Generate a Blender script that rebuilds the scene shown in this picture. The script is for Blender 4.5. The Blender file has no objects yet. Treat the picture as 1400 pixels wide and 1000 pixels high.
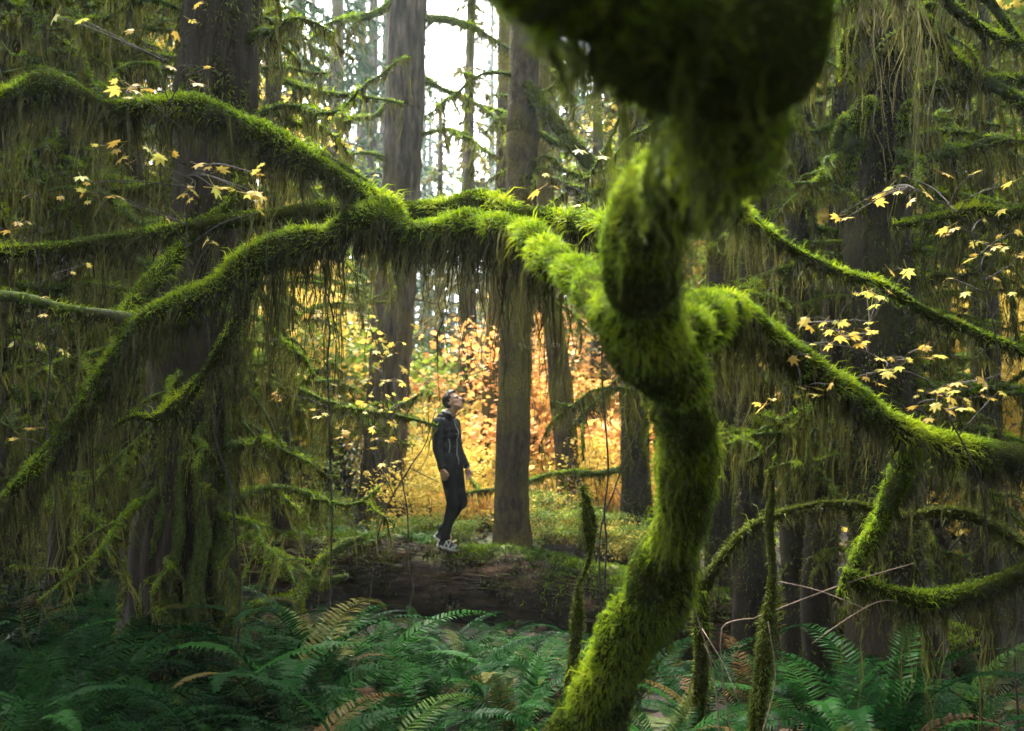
import bpy, bmesh, math, random
import numpy as np
from mathutils import Vector, Matrix

# ------------------------------------------------------------------ camera, sky, sun, exposure
S = bpy.context.scene
COL = S.collection
R = math.radians
FPX = 1361.0                      # focal length in photo pixels (35 mm on 36 mm, 1400 px wide)
CAM_Z, PITCH = 1.6, math.atan(100/1361)
cam_d = bpy.data.cameras.new('camera'); cam = bpy.data.objects.new('camera', cam_d); COL.objects.link(cam)
cam.location = (0, 0, CAM_Z); cam.rotation_euler = (math.pi/2 + PITCH, 0, 0)
cam_d.lens = 35; cam_d.sensor_width = 36; cam_d.clip_start = 0.05; cam_d.clip_end = 1000
cam_d.dof.use_dof = True; cam_d.dof.focus_distance = 6.6; cam_d.dof.aperture_fstop = 2.2
S.camera = cam

SUN_EL, SUN_AZ = R(58), R(-20)    # azimuth from +Y (view direction), positive to +X
W = bpy.data.worlds.new('World'); S.world = W; W.use_nodes = True
wn, wl = W.node_tree.nodes, W.node_tree.links
wn.clear()
sky = wn.new('ShaderNodeTexSky'); sky.sky_type = 'NISHITA'; sky.sun_disc = False
sky.sun_elevation = SUN_EL; sky.sun_rotation = SUN_AZ; sky.air_density = 1.0; sky.dust_density = 4.0; sky.ozone_density = 1.0
hs = wn.new('ShaderNodeHueSaturation'); hs.inputs['Saturation'].default_value = 0.15; hs.inputs['Value'].default_value = 1.0
bgn = wn.new('ShaderNodeBackground'); bgn.inputs['Strength'].default_value = 0.11
out = wn.new('ShaderNodeOutputWorld')
wl.new(sky.outputs[0], hs.inputs['Color']); wl.new(hs.outputs[0], bgn.inputs['Color']); wl.new(bgn.outputs[0], out.inputs['Surface'])

sun_d = bpy.data.lights.new('sun', 'SUN'); sun_d.energy = 1.5; sun_d.angle = R(14); sun_d.color = (1.0, 0.95, 0.86)
sun = bpy.data.objects.new('sun', sun_d); COL.objects.link(sun)
to_sun = Vector((math.sin(SUN_AZ)*math.cos(SUN_EL), math.cos(SUN_AZ)*math.cos(SUN_EL), math.sin(SUN_EL)))
sun.rotation_euler = to_sun.to_track_quat('Z', 'Y').to_euler()

S.view_settings.view_transform = 'Standard'; S.view_settings.look = 'None'
S.view_settings.exposure = 4.0; S.view_settings.gamma = 1.0; S.view_settings.use_curve_mapping = False
S.render.engine = 'CYCLES'
c = S.cycles
c.max_bounces = 4; c.diffuse_bounces = 2; c.glossy_bounces = 1; c.transmission_bounces = 3; c.volume_bounces = 0
c.transparent_max_bounces = 4; c.use_denoising = True; c.caustics_reflective = False; c.caustics_refractive = False
c.sample_clamp_indirect = 6.0; c.use_adaptive_sampling = True; c.adaptive_threshold = 0.02

rng = np.random.default_rng(7)
random.seed(7)

# ------------------------------------------------------------------ helpers
CA, SA = math.cos(PITCH), math.sin(PITCH)
def P(px, py, y):
    """world point on the plane at distance y whose picture is photo pixel (px, py)"""
    u = (px - 700)/FPX; v = (500 - py)/FPX
    t = y/(CA - v*SA)
    return np.array([u*t, y, CAM_Z + t*(SA + v*CA)])
def PX(n, y): return n*y/FPX                      # photo pixels -> metres at distance y

def snoise(p, f, seed=0, octv=2):
    g = np.random.default_rng(seed); p = np.asarray(p, float); o = np.zeros(p.shape[:-1]); a = 1.0; tot = 0
    for _ in range(octv):
        for k in range(5):
            d = g.normal(size=3); d /= np.linalg.norm(d)
            o += a*np.sin(p @ d * f * g.uniform(3.5, 8) + g.uniform(0, 6.28))
        tot += a*2.2; a *= 0.5; f *= 2.1
    return o/tot

ORG = {}
def wo(o): return ORG.get(o.name, np.zeros(3)) if o else np.zeros(3)
def tag(o, label=None, cat=None, group=None, kind=None):
    if label: o['label'] = label
    if cat: o['category'] = cat
    if group: o['group'] = group
    if kind: o['kind'] = kind
    return o
def thing(name, label, cat, base=(0, 0, 0), group=None):
    o = bpy.data.objects.new(name, None); COL.objects.link(o); o.location = [float(x) for x in base]; o.empty_display_size = 0.1
    ORG[o.name] = np.array(base, float)
    return tag(o, label, cat, group)
def mesh(name, V, F, mat, smooth=True, attr=None):
    """V (n,3); F an (m,k) index array or a list of them; attr {name: per-vertex floats}"""
    V = np.asarray(V, np.float32).reshape(-1, 3)
    Fs = [np.asarray(f, np.int32) for f in (F if isinstance(F, list) else [F]) if len(f)]
    me = bpy.data.meshes.new(name)
    me.vertices.add(len(V)); me.vertices.foreach_set('co', V.ravel())
    li = np.concatenate([f.ravel() for f in Fs]); cnt = np.concatenate([np.full(len(f), f.shape[1], np.int32) for f in Fs])
    st = np.concatenate([[0], np.cumsum(cnt)[:-1]]).astype(np.int32)
    me.loops.add(len(li)); me.loops.foreach_set('vertex_index', li)
    me.polygons.add(len(cnt)); me.polygons.foreach_set('loop_start', st); me.polygons.foreach_set('loop_total', cnt)
    me.polygons.foreach_set('use_smooth', np.full(len(cnt), smooth))
    if attr:
        for k, a in attr.items():
            at = me.attributes.new(k, 'FLOAT', 'POINT'); at.data.foreach_set('value', np.asarray(a, np.float32).ravel())
    me.update(calc_edges=True)
    for m in (mat if isinstance(mat, (list, tuple)) else [mat]): me.materials.append(M[m])
    return me
def add(name, me, parent=None, loc=None, rot=None, scale=None):
    o = bpy.data.objects.new(name, me); COL.objects.link(o)
    if parent: o.parent = parent
    if loc is not None: o.location = [float(x) for x in loc]
    if rot is not None: o.rotation_euler = rot
    if scale is not None: o.scale = scale if hasattr(scale, '__len__') else (scale,)*3
    return o
def obj(name, V, F, mat, parent=None, smooth=True, attr=None, kind=None):
    """world-space vertices linked as one mesh object under parent"""
    off = wo(parent)
    o = add(name, mesh(name, np.asarray(V) - off, F, mat, smooth, attr), parent)
    ORG[o.name] = off
    if kind: o['kind'] = kind
    return o

def spline(ctrl, step):
    """Catmull-Rom through rows (x,y,z,r,...), resampled about every step metres"""
    c = np.asarray(ctrl, float); n = len(c)
    e = np.vstack([2*c[0] - c[1], c, 2*c[-1] - c[-2]]); o = []
    for i in range(n - 1):
        a, b, d, g = e[i], e[i+1], e[i+2], e[i+3]
        k = max(2, int(np.linalg.norm(d[:3] - b[:3])/step))
        for t in np.arange(k)/k:
            o.append(0.5*(2*b + (d - a)*t + (2*a - 5*b + 4*d - g)*t*t + (3*b - a - 3*d + g)*t**3))
    o.append(c[-1]); o = np.array(o); o[:, 3] = np.maximum(o[:, 3], 0.002)
    return o
def frames(p):
    t = np.gradient(p, axis=0); t /= np.linalg.norm(t, axis=1)[:, None] + 1e-9
    up = np.where(np.abs(t[:, 2:3]) > 0.94, np.array([[0, -1., 0]]), np.array([[0, 0, 1.]]))
    s = np.cross(t, up); s /= np.linalg.norm(s, axis=1)[:, None] + 1e-9
    n = np.cross(s, t)
    if np.abs(t[:, 2]).mean() > 0.6:               # near-vertical path: one fixed reference all along
        s = np.cross(t, np.array([[0, -1., 0.02]])); s /= np.linalg.norm(s, axis=1)[:, None]; n = np.cross(s, t)
    return t, s, n
def tube(sp, sides=10, lump=0.0, lf=3.0, seed=0, flute=0.0, flutes=9, cap=True):
    p, r = sp[:, :3], sp[:, 3]; t, s, n = frames(p); m = len(p)
    a = np.linspace(0, 2*np.pi, sides, endpoint=False)
    d = s[:, None, :]*np.cos(a)[None, :, None] + n[:, None, :]*np.sin(a)[None, :, None]
    V = p[:, None, :] + d*r[:, None, None]
    k = np.ones((m, sides))
    if lump: k += lump*snoise(V, lf, seed)
    if flute:
        w = snoise(V, 0.8, seed+5)*1.3
        k += flute*(np.abs(np.sin(a[None, :]*flutes/2 + w*2 + seed)) - 0.5) + flute*0.5*snoise(V*np.array([1, 1, .35]), 5, seed+9)
    V = p[:, None, :] + d*(r[:, None]*k)[:, :, None]
    i = np.arange(m - 1)[:, None]*sides; j = np.arange(sides)[None, :]; j2 = (j + 1) % sides
    F = np.stack([i + j, i + j2, i + sides + j2, i + sides + j], -1).reshape(-1, 4)
    V = V.reshape(-1, 3); Fs = [F]
    if cap:
        V = np.vstack([V, p[0] , p[-1]]); c0, c1 = m*sides, m*sides + 1
        jj = np.arange(sides); j2 = (jj + 1) % sides
        Fs.append(np.vstack([np.stack([np.full(sides, c0), j2, jj], -1), np.stack([np.full(sides, c1), (m-1)*sides + jj, (m-1)*sides + j2], -1)]))
    return V, Fs
def strips(pts, w, side):
    """pts (N,K,3), w (N,K) widths, side (N,3): ribbons of quads"""
    N, K = pts.shape[:2]
    o = side[:, None, :]*(w/2)[:, :, None]
    V = np.stack([pts - o, pts + o], 2)             # N,K,2,3
    b = np.arange(N)[:, None]*(2*K) + np.arange(K - 1)[None, :]*2
    F = np.stack([b, b + 1, b + 3, b + 2], -1).reshape(-1, 4)
    return V.reshape(-1, 3), F
def joinm(lst):
    Vs, Fs, n = [], [], 0
    for V, F in lst:
        V = np.asarray(V).reshape(-1, 3)
        for f in (F if isinstance(F, list) else [F]): Fs.append(np.asarray(f) + n)
        Vs.append(V); n += len(V)
    return np.vstack(Vs), Fs
def unit(v): return v/(np.linalg.norm(v, axis=-1, keepdims=True) + 1e-9)
def hz(n): 
    a = rng.uniform(0, 6.283, n); return np.stack([np.cos(a), np.sin(a), rng.normal(0, .15, n)], -1)

def moss_fur(sp, per_m2, length, width, under=0.25, stick=0.0, droop=0.5, lump=0.0, lf=3.0, seed=0):
    """short moss shoots over the upper part of a limb: one vert array with attr v"""
    p, r = sp[:, :3], sp[:, 3]; t, s, n = frames(p)
    seg = np.linalg.norm(np.diff(p, axis=0), axis=1); wgt = seg*(r[:-1] + r[1:])*np.pi*(np.clip(p[:-1, 1]/4.8, .45, 1)**-1.5 if p[:, 1].min() > .5 else 1)
    N = int(wgt.sum()*per_m2*.74); width = width*1.15
    if N < 1: N = 1
    i = rng.choice(len(seg), N, p=wgt/wgt.sum()); f = rng.random(N)[:, None]
    a = rng.uniform(0, 2*np.pi, N)
    c0 = p[i]*(1-f) + p[i+1]*f; rr = (r[i]*(1-f[:, 0]) + r[i+1]*f[:, 0])
    d = s[i]*np.cos(a)[:, None] + n[i]*np.sin(a)[:, None]
    keep = rng.random(N) < (under + (1 - under)*np.clip(d[:, 2]*1.2 + 0.35, 0, 1))
    vert = np.abs(t[i][:, 2]) > 0.8
    keep |= vert & (rng.random(N) < 0.8)
    c0, rr, d, tt = c0[keep], rr[keep], d[keep], t[i][keep]; N = len(c0)
    k = 1 + (lump*snoise(c0 + d*rr[:, None], lf, seed) if lump else 0)
    root = c0 + d*(rr*k*0.95)[:, None]
    patch = snoise(root, 2.5, 3)                       # longer and shorter tufts
    L = length*np.clip(0.75 + 0.6*patch, .3, 1.7)*rng.uniform(0.4, 1.3, N)*(1 + 1.2*(rng.random(N) < .04))
    nr = np.clip(root[:, 1]/4.8, .45, 1.0) if root[:, 1].min() > .5 else np.ones(N)   # finer growth on the low bent trunk
    L = L*nr
    dr = unit(d + tt*rng.normal(0, .45, N)[:, None] + rng.normal(0, .35, (N, 3)) + np.array([0, 0, stick]))
    g = np.array([0, 0, -droop])
    p1 = root + dr*L[:, None]*0.55; p2 = p1 + unit(dr + g*1.6)*L[:, None]*0.5
    w = np.stack([width*nr, width*nr*.85], 1)*rng.uniform(.7, 1.3, N)[:, None]
    side = unit(np.cross(dr, rng.normal(size=(N, 3))))
    o = side*(w[:, :1]/2); o1 = side*(w[:, 1:2]/2)
    V = np.stack([root - o, root + o, p1 + o1, p1 - o1, p2], 1); b_ = np.arange(N)[:, None]*5
    F = [np.hstack([b_, b_ + 1, b_ + 2, b_ + 3]), np.hstack([b_ + 3, b_ + 2, b_ + 4])]
    v = np.clip(0.5 + 0.38*patch + rng.normal(0, .16, N), 0, 1)
    return V.reshape(-1, 3), F, np.repeat(v, 5)
def hang_layer(sp, clumps_m, length, width, per, K, spread, ragged, below, s0, s1, drift):
    p, r = sp[:, :3], sp[:, 3]; t, s, n = frames(p)
    cum = np.concatenate([[0], np.cumsum(np.linalg.norm(np.diff(p, axis=0), axis=1))]); T = cum[-1]
    nc = max(1, int(T*(s1 - s0)*clumps_m*.76)); width = width*1.1
    u = T*(s0 + (s1 - s0)*rng.random(nc))
    env = np.clip(0.55 + ragged*snoise(np.stack([u, u*0, u*0], -1), 1.6, int(rng.integers(1e6)), 3), 0.05, 1.5)   # gaps and bunches
    Lc = (length*env*(.3 + rng.exponential(0.8, nc)).clip(.2, 2.8)).clip(0, 1.25*length)
    ci = np.repeat(np.arange(nc), per); N = len(ci)
    us = np.clip(u[ci] + rng.normal(0, spread, N), 0, T)
    x = np.stack([np.interp(us, cum, p[:, k]) for k in range(3)], -1); rr = np.interp(us, cum, r)
    ss = unit(np.stack([np.interp(us, cum, s[:, k]) for k in range(3)], -1))
    th0 = rng.normal(0, .8, nc).clip(-1.6, 1.6); th = (th0[ci] + rng.normal(0, .25, N)).clip(-1.9, 1.9)
    root = x + ss*(np.sin(th)*rr*below*1.15)[:, None] - np.array([0, 0, 1.])*(np.cos(th)*rr*below)[:, None]
    cx = (np.stack([np.interp(u, cum, p[:, k]) for k in range(3)], -1) + unit(np.stack([np.interp(u, cum, s[:, k]) for k in range(3)], -1))*(np.sin(th0)*np.interp(u, cum, r)*below*1.15)[:, None])[ci]
    L = Lc[ci]*rng.uniform(.25, 1.0, N)**0.8
    q = np.linspace(0, 1, K)[None, :, None]
    lat = ((cx - root)*np.array([1, 1, 0.]))[:, None, :]*(q**.8)*0.85
    cd = np.cumsum(rng.normal(0, drift, (nc, K, 3)), 1)[ci]                     # strands of a tassel wander together
    wob = (cd + np.cumsum(rng.normal(0, drift*.55, (N, K, 3)), 1))*np.array([1, 1, .2])*np.sqrt(L)[:, None, None]
    wob -= wob[:, :1]
    pts = root[:, None, :] + lat + wob; pts[:, :, 2] -= (q[:, :, 0])*L[:, None]
    w = width*(1 - 0.7*q[:, :, 0]**1.5)*rng.uniform(.3, 1.6, (N, K))
    V, F = strips(pts, w, hz(N))
    v = np.clip(rng.beta(1.6, 1.8, nc)[ci] + rng.normal(0, .12, N), 0, 1)
    return V, F, np.repeat(v, 2*K)
def moss_hang(sp, clumps_m, length, width, per=7, K=6, spread=0.05, ragged=0.6, below=0.8, s0=0.0, s1=1.0):
    """ragged fringe of short tufts under a limb, with longer thin tassels between"""
    a = hang_layer(sp, clumps_m*.75, length*.42, width*1.25, per, max(4, K - 1), spread*.7, ragged, below, s0, s1, .022)
    b_ = hang_layer(sp, clumps_m*.30, length*1.6, width*1.0, max(3, per//2), K + 2, spread*.28, ragged*1.1, below, s0, s1, .020)
    V, F = joinm([a[:2], b_[:2]])
    return V, F, np.concatenate([a[2], b_[2]])

# ------------------------------------------------------------------ materials
M = {}
def new_mat(name):
    m = bpy.data.materials.new(name); m.use_nodes = True; M[name] = m
    nt = m.node_tree; b = nt.nodes['Principled BSDF']; o = nt.nodes['Material Output']
    return m, nt, b, o
def ramp(nt, cols):
    n = nt.nodes.new('ShaderNodeValToRGB'); e = n.color_ramp.elements
    e[0].position, e[0].color = cols[0][0], (*cols[0][1], 1); e[1].position, e[1].color = cols[-1][0], (*cols[-1][1], 1)
    for q, cc in cols[1:-1]:
        x = e.new(q); x.color = (*cc, 1)
    return n
def foliage(name, cols, rough=.6, trans=.35, spec=.10, obj_random=False, noise=None):
    m, nt, b, o = new_mat(name); L = nt.links.new
    a = nt.nodes.new('ShaderNodeAttribute'); a.attribute_name = 'v'
    src = a.outputs['Fac']
    if obj_random:
        oi = nt.nodes.new('ShaderNodeObjectInfo'); src = oi.outputs['Random']
    if noise:
        tc = nt.nodes.new('ShaderNodeTexCoord'); nz = nt.nodes.new('ShaderNodeTexNoise'); nz.inputs['Scale'].default_value = noise; nz.inputs['Detail'].default_value = 4
        L(tc.outputs['Object'], nz.inputs['Vector'])
        mx = nt.nodes.new('ShaderNodeMath'); mx.operation = 'MULTIPLY_ADD'; mx.inputs[1].default_value = 0.9; L(nz.outputs[0], mx.inputs[0])
        mm = nt.nodes.new('ShaderNodeMath'); mm.operation = 'MULTIPLY_ADD'; mm.inputs[1].default_value = .55; mm.inputs[2].default_value = -.22; L(src, mm.inputs[0]); L(mm.outputs[0], mx.inputs[2]); src = mx.outputs[0]
    r = ramp(nt, cols); L(src, r.inputs[0]); L(r.outputs[0], b.inputs['Base Color'])
    b.inputs['Roughness'].default_value = rough; b.inputs['Specular IOR Level'].default_value = spec
    if trans:
        tr = nt.nodes.new('ShaderNodeBsdfTranslucent'); mix = nt.nodes.new('ShaderNodeMixShader'); mix.inputs[0].default_value = trans
        L(r.outputs[0], tr.inputs['Color']); L(b.outputs[0], mix.inputs[1]); L(tr.outputs[0], mix.inputs[2]); L(mix.outputs[0], o.inputs['Surface'])
    return m
def solid(name, col, rough=.7, spec=.3, metal=0):
    m, nt, b, o = new_mat(name); b.inputs['Base Color'].default_value = (*col, 1); b.inputs['Roughness'].default_value = rough
    b.inputs['Specular IOR Level'].default_value = spec; b.inputs['Metallic'].default_value = metal
    return m
def rough_mat(name, cols, scale=6, stretch=(1, 1, 1), bump=.5, bscale=None, rough=.85, moss=None, moss_at=(.5, .65), mscale=2.0, spec=.25, mossup=0.0, bdist=.03):
    """noise-coloured surface with bump; optional moss colour in noise patches (mossup: prefers faces that look up)"""
    m, nt, b, o = new_mat(name); L = nt.links.new; N = nt.nodes.new
    tc = N('ShaderNodeTexCoord'); mp = N('ShaderNodeMapping'); mp.inputs['Scale'].default_value = stretch; L(tc.outputs['Object'], mp.inputs['Vector'])
    nz = N('ShaderNodeTexNoise'); nz.inputs['Scale'].default_value = scale; nz.inputs['Detail'].default_value = 8; nz.inputs['Roughness'].default_value = .65; L(mp.outputs[0], nz.inputs['Vector'])
    r = ramp(nt, cols); L(nz.outputs[0], r.inputs[0]); colr = r.outputs[0]
    if moss:
        n2 = N('ShaderNodeTexNoise'); n2.inputs['Scale'].default_value = mscale; n2.inputs['Detail'].default_value = 6; L(tc.outputs['Object'], n2.inputs['Vector'])
        fac = n2.outputs[0]
        if mossup:
            ge = N('ShaderNodeNewGeometry'); sx = N('ShaderNodeSeparateXYZ'); L(ge.outputs['Normal'], sx.inputs[0])
            ma = N('ShaderNodeMath'); ma.operation = 'MULTIPLY_ADD'; ma.inputs[1].default_value = mossup; L(sx.outputs['Z'], ma.inputs[0]); L(fac, ma.inputs[2]); fac = ma.outputs[0]
        mr = N('ShaderNodeMapRange'); mr.inputs['From Min'].default_value, mr.inputs['From Max'].default_value = moss_at; L(fac, mr.inputs['Value'])
        n3 = N('ShaderNodeTexNoise'); n3.inputs['Scale'].default_value = 40; n3.inputs['Detail'].default_value = 3; L(tc.outputs['Object'], n3.inputs['Vector'])
        r3 = ramp(nt, [(.3, tuple(x*.45 for x in moss)), (.7, tuple(min(1, x*1.4) for x in moss))]); L(n3.outputs[0], r3.inputs[0])
        mx = N('ShaderNodeMix'); mx.data_type = 'RGBA'; L(mr.outputs[0], mx.inputs['Factor']); L(colr, mx.inputs['A']); L(r3.outputs[0], mx.inputs['B']); colr = mx.outputs['Result']
    L(colr, b.inputs['Base Color']); b.inputs['Roughness'].default_value = rough; b.inputs['Specular IOR Level'].default_value = spec
    if bump:
        nb = N('ShaderNodeTexNoise'); nb.inputs['Scale'].default_value = bscale or scale*2; nb.inputs['Detail'].default_value = 8; nb.inputs['Roughness'].default_value = .7; L(mp.outputs[0], nb.inputs['Vector'])
        bp = N('ShaderNodeBump'); bp.inputs['Strength'].default_value = bump; bp.inputs['Distance'].default_value = bdist; L(nb.outputs[0], bp.inputs['Height']); L(bp.outputs[0], b.inputs['Normal'])
    return m
foliage('moss', [(0, (.03, .05, .004)), (.28, (.07, .12, .005)), (.55, (.16, .26, .006)), (1, (.34, .41, .012))], rough=.65, trans=.42)
foliage('moss_dull', [(0, (.03, .038, .008)), (.5, (.085, .11, .014)), (1, (.15, .19, .02))], rough=.7, trans=.25)
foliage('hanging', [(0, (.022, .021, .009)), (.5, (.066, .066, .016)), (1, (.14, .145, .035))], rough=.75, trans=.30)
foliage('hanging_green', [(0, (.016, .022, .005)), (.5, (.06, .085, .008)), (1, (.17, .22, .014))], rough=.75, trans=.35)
foliage('hanging_lit', [(0, (.03, .03, .009)), (.5, (.12, .124, .021)), (1, (.27, .27, .045))], rough=.75, trans=.35)  # hanging moss again in lighter tones, stronger light put into the colour
foliage('lichen', [(0, (.06, .055, .02)), (.5, (.15, .14, .05)), (1, (.26, .24, .09))], rough=.8, trans=.35)
foliage('fern', [(0, (.002, .014, .003)), (.5, (.005, .028, .005)), (.88, (.014, .054, .008)), (.95, (.05, .06, .012)), (1, (.07, .04, .014))], rough=.42, trans=.16, spec=.012, obj_random=True)
foliage('fern_pale', [(0, (.02, .07, .012)), (1, (.06, .14, .02))], rough=.5, trans=.25, spec=.05, obj_random=True)
foliage('fern_dead', [(0, (.03, .014, .007)), (1, (.075, .034, .014))], rough=.8, trans=.1, obj_random=True)
foliage('leaf_yellow', [(0, (.42, .27, .04)), (.5, (.55, .40, .07)), (1, (.45, .46, .09))], rough=.45, trans=.4, obj_random=True)
foliage('leaves_yellow', [(0, (.36, .28, .04)), (.5, (.66, .48, .08)), (1, (.70, .60, .14))], rough=.5, trans=.45, noise=1.3)
foliage('leaves_orange', [(0, (.55, .22, .06)), (.5, (.72, .38, .11)), (1, (.74, .54, .14))], rough=.5, trans=.45, noise=1.3)
foliage('leaves_green', [(0, (.05, .09, .015)), (.5, (.13, .20, .02)), (1, (.30, .33, .04))], rough=.5, trans=.4, noise=1.0)
foliage('needles', [(0, (.012, .03, .012)), (.5, (.025, .06, .022)), (1, (.05, .10, .03))], rough=.6, trans=.2, noise=.5)
rough_mat('bark_dark', [(.3, (.010, .007, .005)), (.55, (.03, .020, .013)), (.8, (.065, .045, .028))], scale=9, stretch=(1, 1, .25), bump=.8, moss=(.05, .055, .012), moss_at=(.52, .68), mscale=1.6)
rough_mat('bark_grey', [(.36, (.016, .013, .011)), (.52, (.065, .052, .044)), (.72, (.16, .13, .112))], scale=12, stretch=(1, 1, .18), bump=.9, bscale=16, moss=(.10, .085, .02), moss_at=(.50, .68), mscale=.9)
rough_mat('bark_mossy', [(.3, (.012, .008, .005)), (.5, (.05, .034, .018)), (.75, (.115, .085, .042))], scale=16, stretch=(1, 1, .4), bump=.8, bscale=22, moss=(.13, .11, .02), moss_at=(.44, .60), mscale=1.1)
rough_mat('bark_limb', [(.3, (.03, .024, .018)), (.6, (.09, .08, .06)), (.8, (.16, .15, .12))], scale=14, bump=.6, moss=(.075, .11, .012), moss_at=(.3, .45), mscale=3)
rough_mat('limb_moss', [(.3, (.02, .022, .006)), (.6, (.05, .062, .008)), (.8, (.085, .11, .012))], scale=24, bump=.8, bscale=60, rough=.95, spec=0.0)
rough_mat('bark_log', [(.34, (.010, .006, .004)), (.5, (.045, .022, .013)), (.72, (.14, .078, .05))], scale=7, stretch=(.25, 1, 1), bump=1.0, bscale=14, moss=(.10, .125, .018), moss_at=(.80, .95), mscale=2.6, mossup=.42, bdist=.05)
rough_mat('wood_twig', [(.3, (.03, .024, .02)), (.7, (.10, .085, .07))], scale=30, bump=.2)
rough_mat('twig_pale', [(.3, (.12, .085, .06)), (.7, (.30, .22, .16))], scale=30, bump=.2)
rough_mat('soil', [(.3, (.006, .005, .003)), (.55, (.02, .014, .009)), (.8, (.055, .034, .02))], scale=5, bump=1.0, bscale=18, moss=(.06, .085, .014), moss_at=(.5, .66), mscale=.8, bdist=.06)
foliage('litter', [(0, (.02, .011, .006)), (.5, (.06, .032, .014)), (1, (.24, .15, .04))], rough=.7, trans=.1)

# ------------------------------------------------------------------ ground
def sm(a, b, x): 
    t = np.clip((np.asarray(x, float) - a)/(b - a), 0, 1); return t*t*(3 - 2*t)
def gz(x, y):
    x = np.asarray(x, float); y = np.asarray(y, float)
    z = np.interp(y, [-50, 3, 8, 10.4, 11.6, 12.6, 20, 45, 80, 400], [0, 0, -.30, -.50, -.42, .18, .42, 1.6, 4.0, 12.0])
    z = z + .55*sm(-2.0, -3.4, x)*(.35*sm(9.0, 11, y)*sm(-4.6, -5.6, x) + .65*sm(11.7, 13.0, y))*(1 - sm(16, 24, y))
    z = z - .45*sm(-.3, 2.6, x)*sm(5.5, 9.3, y)*(1 - sm(10.6, 11.8, y))
    p = np.stack([x, y, x*0], -1)
    return z + .07*snoise(p, .28, 11, 3)*sm(1, 3, np.abs(y) + 1)
def gp(x, y, dz=0): return np.array([x, y, float(gz(x, y)) + dz])
xs = np.concatenate([np.linspace(-150, -16, 24)[:-1], np.linspace(-16, 16, 110), np.linspace(16, 150, 24)[1:]])
ys = np.concatenate([np.linspace(-60, -2, 18)[:-1], np.linspace(-2, 30, 110), np.linspace(30, 200, 40)[1:]])
X, Y = np.meshgrid(xs, ys); Z = gz(X, Y) + .035*snoise(np.stack([X, Y, X*0], -1), 1.6, 4, 3)*(np.abs(X) < 17)*(Y < 31)
nx, ny = len(xs), len(ys); b = (np.arange(ny-1)[:, None]*nx + np.arange(nx-1)[None, :])
g = obj('ground', np.stack([X, Y, Z], -1), np.stack([b, b+1, b+nx+1, b+nx], -1).reshape(-1, 4), 'soil'); g['kind'] = 'structure'

# ------------------------------------------------------------------ limbs with moss
LS = .76                          # the bare limb inside its moss
def px_limb(pts, step=.05):
    """rows of (photo px, photo py, distance, radius in photo px)"""
    return spline([[*P(a, b_, d), PX(rp, d)*LS] for a, b_, d, rp in pts], step)
def limb(parent, sp, name='limb', mat='limb_moss', sides=12, lump=.30, lf=2.4, fur=9000, flen=.045, fw=.0045, under=.3,
         hang=(30, .35, .004, 8), fmat='moss', hmat='hanging', seed=0, hk=6, spread=.045, s0=0, s1=1, stick=.1, droop=.5, below=.85):
    V, F = tube(sp, sides, lump, lf, seed)
    o = obj(name, V, F, mat, parent)
    if fur:
        V, F, v = moss_fur(sp, fur, flen, fw, under, stick, droop, lump, lf, seed); obj('moss', V, F, fmat, o, False, {'v': v}, 'stuff')
    if hang:
        V, F, v = moss_hang(sp, hang[0], hang[1], hang[2], hang[3], hk, spread, s0=s0, s1=s1, below=below); obj('hanging_moss', V, F, hmat, o, False, {'v': v}, 'stuff')
    return o

# ---- the big arching maple whose trunk bends over towards the camera
trunk_px = [(752, 1120, 4.25, 62), (800, 1000, 4.15, 42), (838, 920, 4.05, 40), (876, 845, 3.95, 40), (916, 765, 3.8, 38), (938, 690, 3.6, 31),
            (942, 610, 3.35, 36), (926, 530, 3.05, 42), (876, 450, 2.8, 60), (872, 370, 2.55, 50), (890, 290, 2.3, 52), (955, 225, 2.0, 66), (1000, 140, 1.7, 84), (985, 55, 1.48, 108), (890, 5, 1.34, 122), (780, -40, 1.25, 112), (640, -190, 1.15, 70)]
base = P(752, 1120, 4.25); base[2] = float(gz(base[0], base[1])) - .02
maple = thing('mossy_maple_tree', 'thick moss-covered maple bending overhead, its long limb arching over the standing person', 'tree', base)
LS = .95; tsp = px_limb(trunk_px, .04); LS = .76; tsp = np.vstack([[*base, tsp[0, 3]*1.3], tsp[1:]])
V, F = tube(tsp, 28, .38, 3.2, 3); trunk = obj('trunk', V, F, 'limb_moss', maple)
V, F, v = moss_fur(tsp, 19000, .055, .0050, .6, 0, 1.1, .38, 3.2, 3); obj('moss', V, F, 'moss', trunk, False, {'v': v}, 'stuff')
low = tsp[:int(len(tsp)*.55)]; high = tsp[int(len(tsp)*.50):]
V1, F1, v1 = moss_hang(low, 240, .12, .0044, 12, 6, .05, below=1.05)
mid_ = high[:int(len(high)*.5)]; high = high[int(len(high)*.45):]
V3, F3, v3 = moss_hang(mid_, 200, .06, .0036, 14, 6, .05, below=1.0)
V2, F2, v2 = moss_hang(high, 330, .13, .0042, 15, 6, .05, below=.95)
V, F = joinm([(V1, F1), (V2, F2), (V3, F3)]); obj('hanging_moss', V, F, 'hanging_green', trunk, False, {'v': np.concatenate([v1, v2, v3])}, 'stuff')
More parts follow.
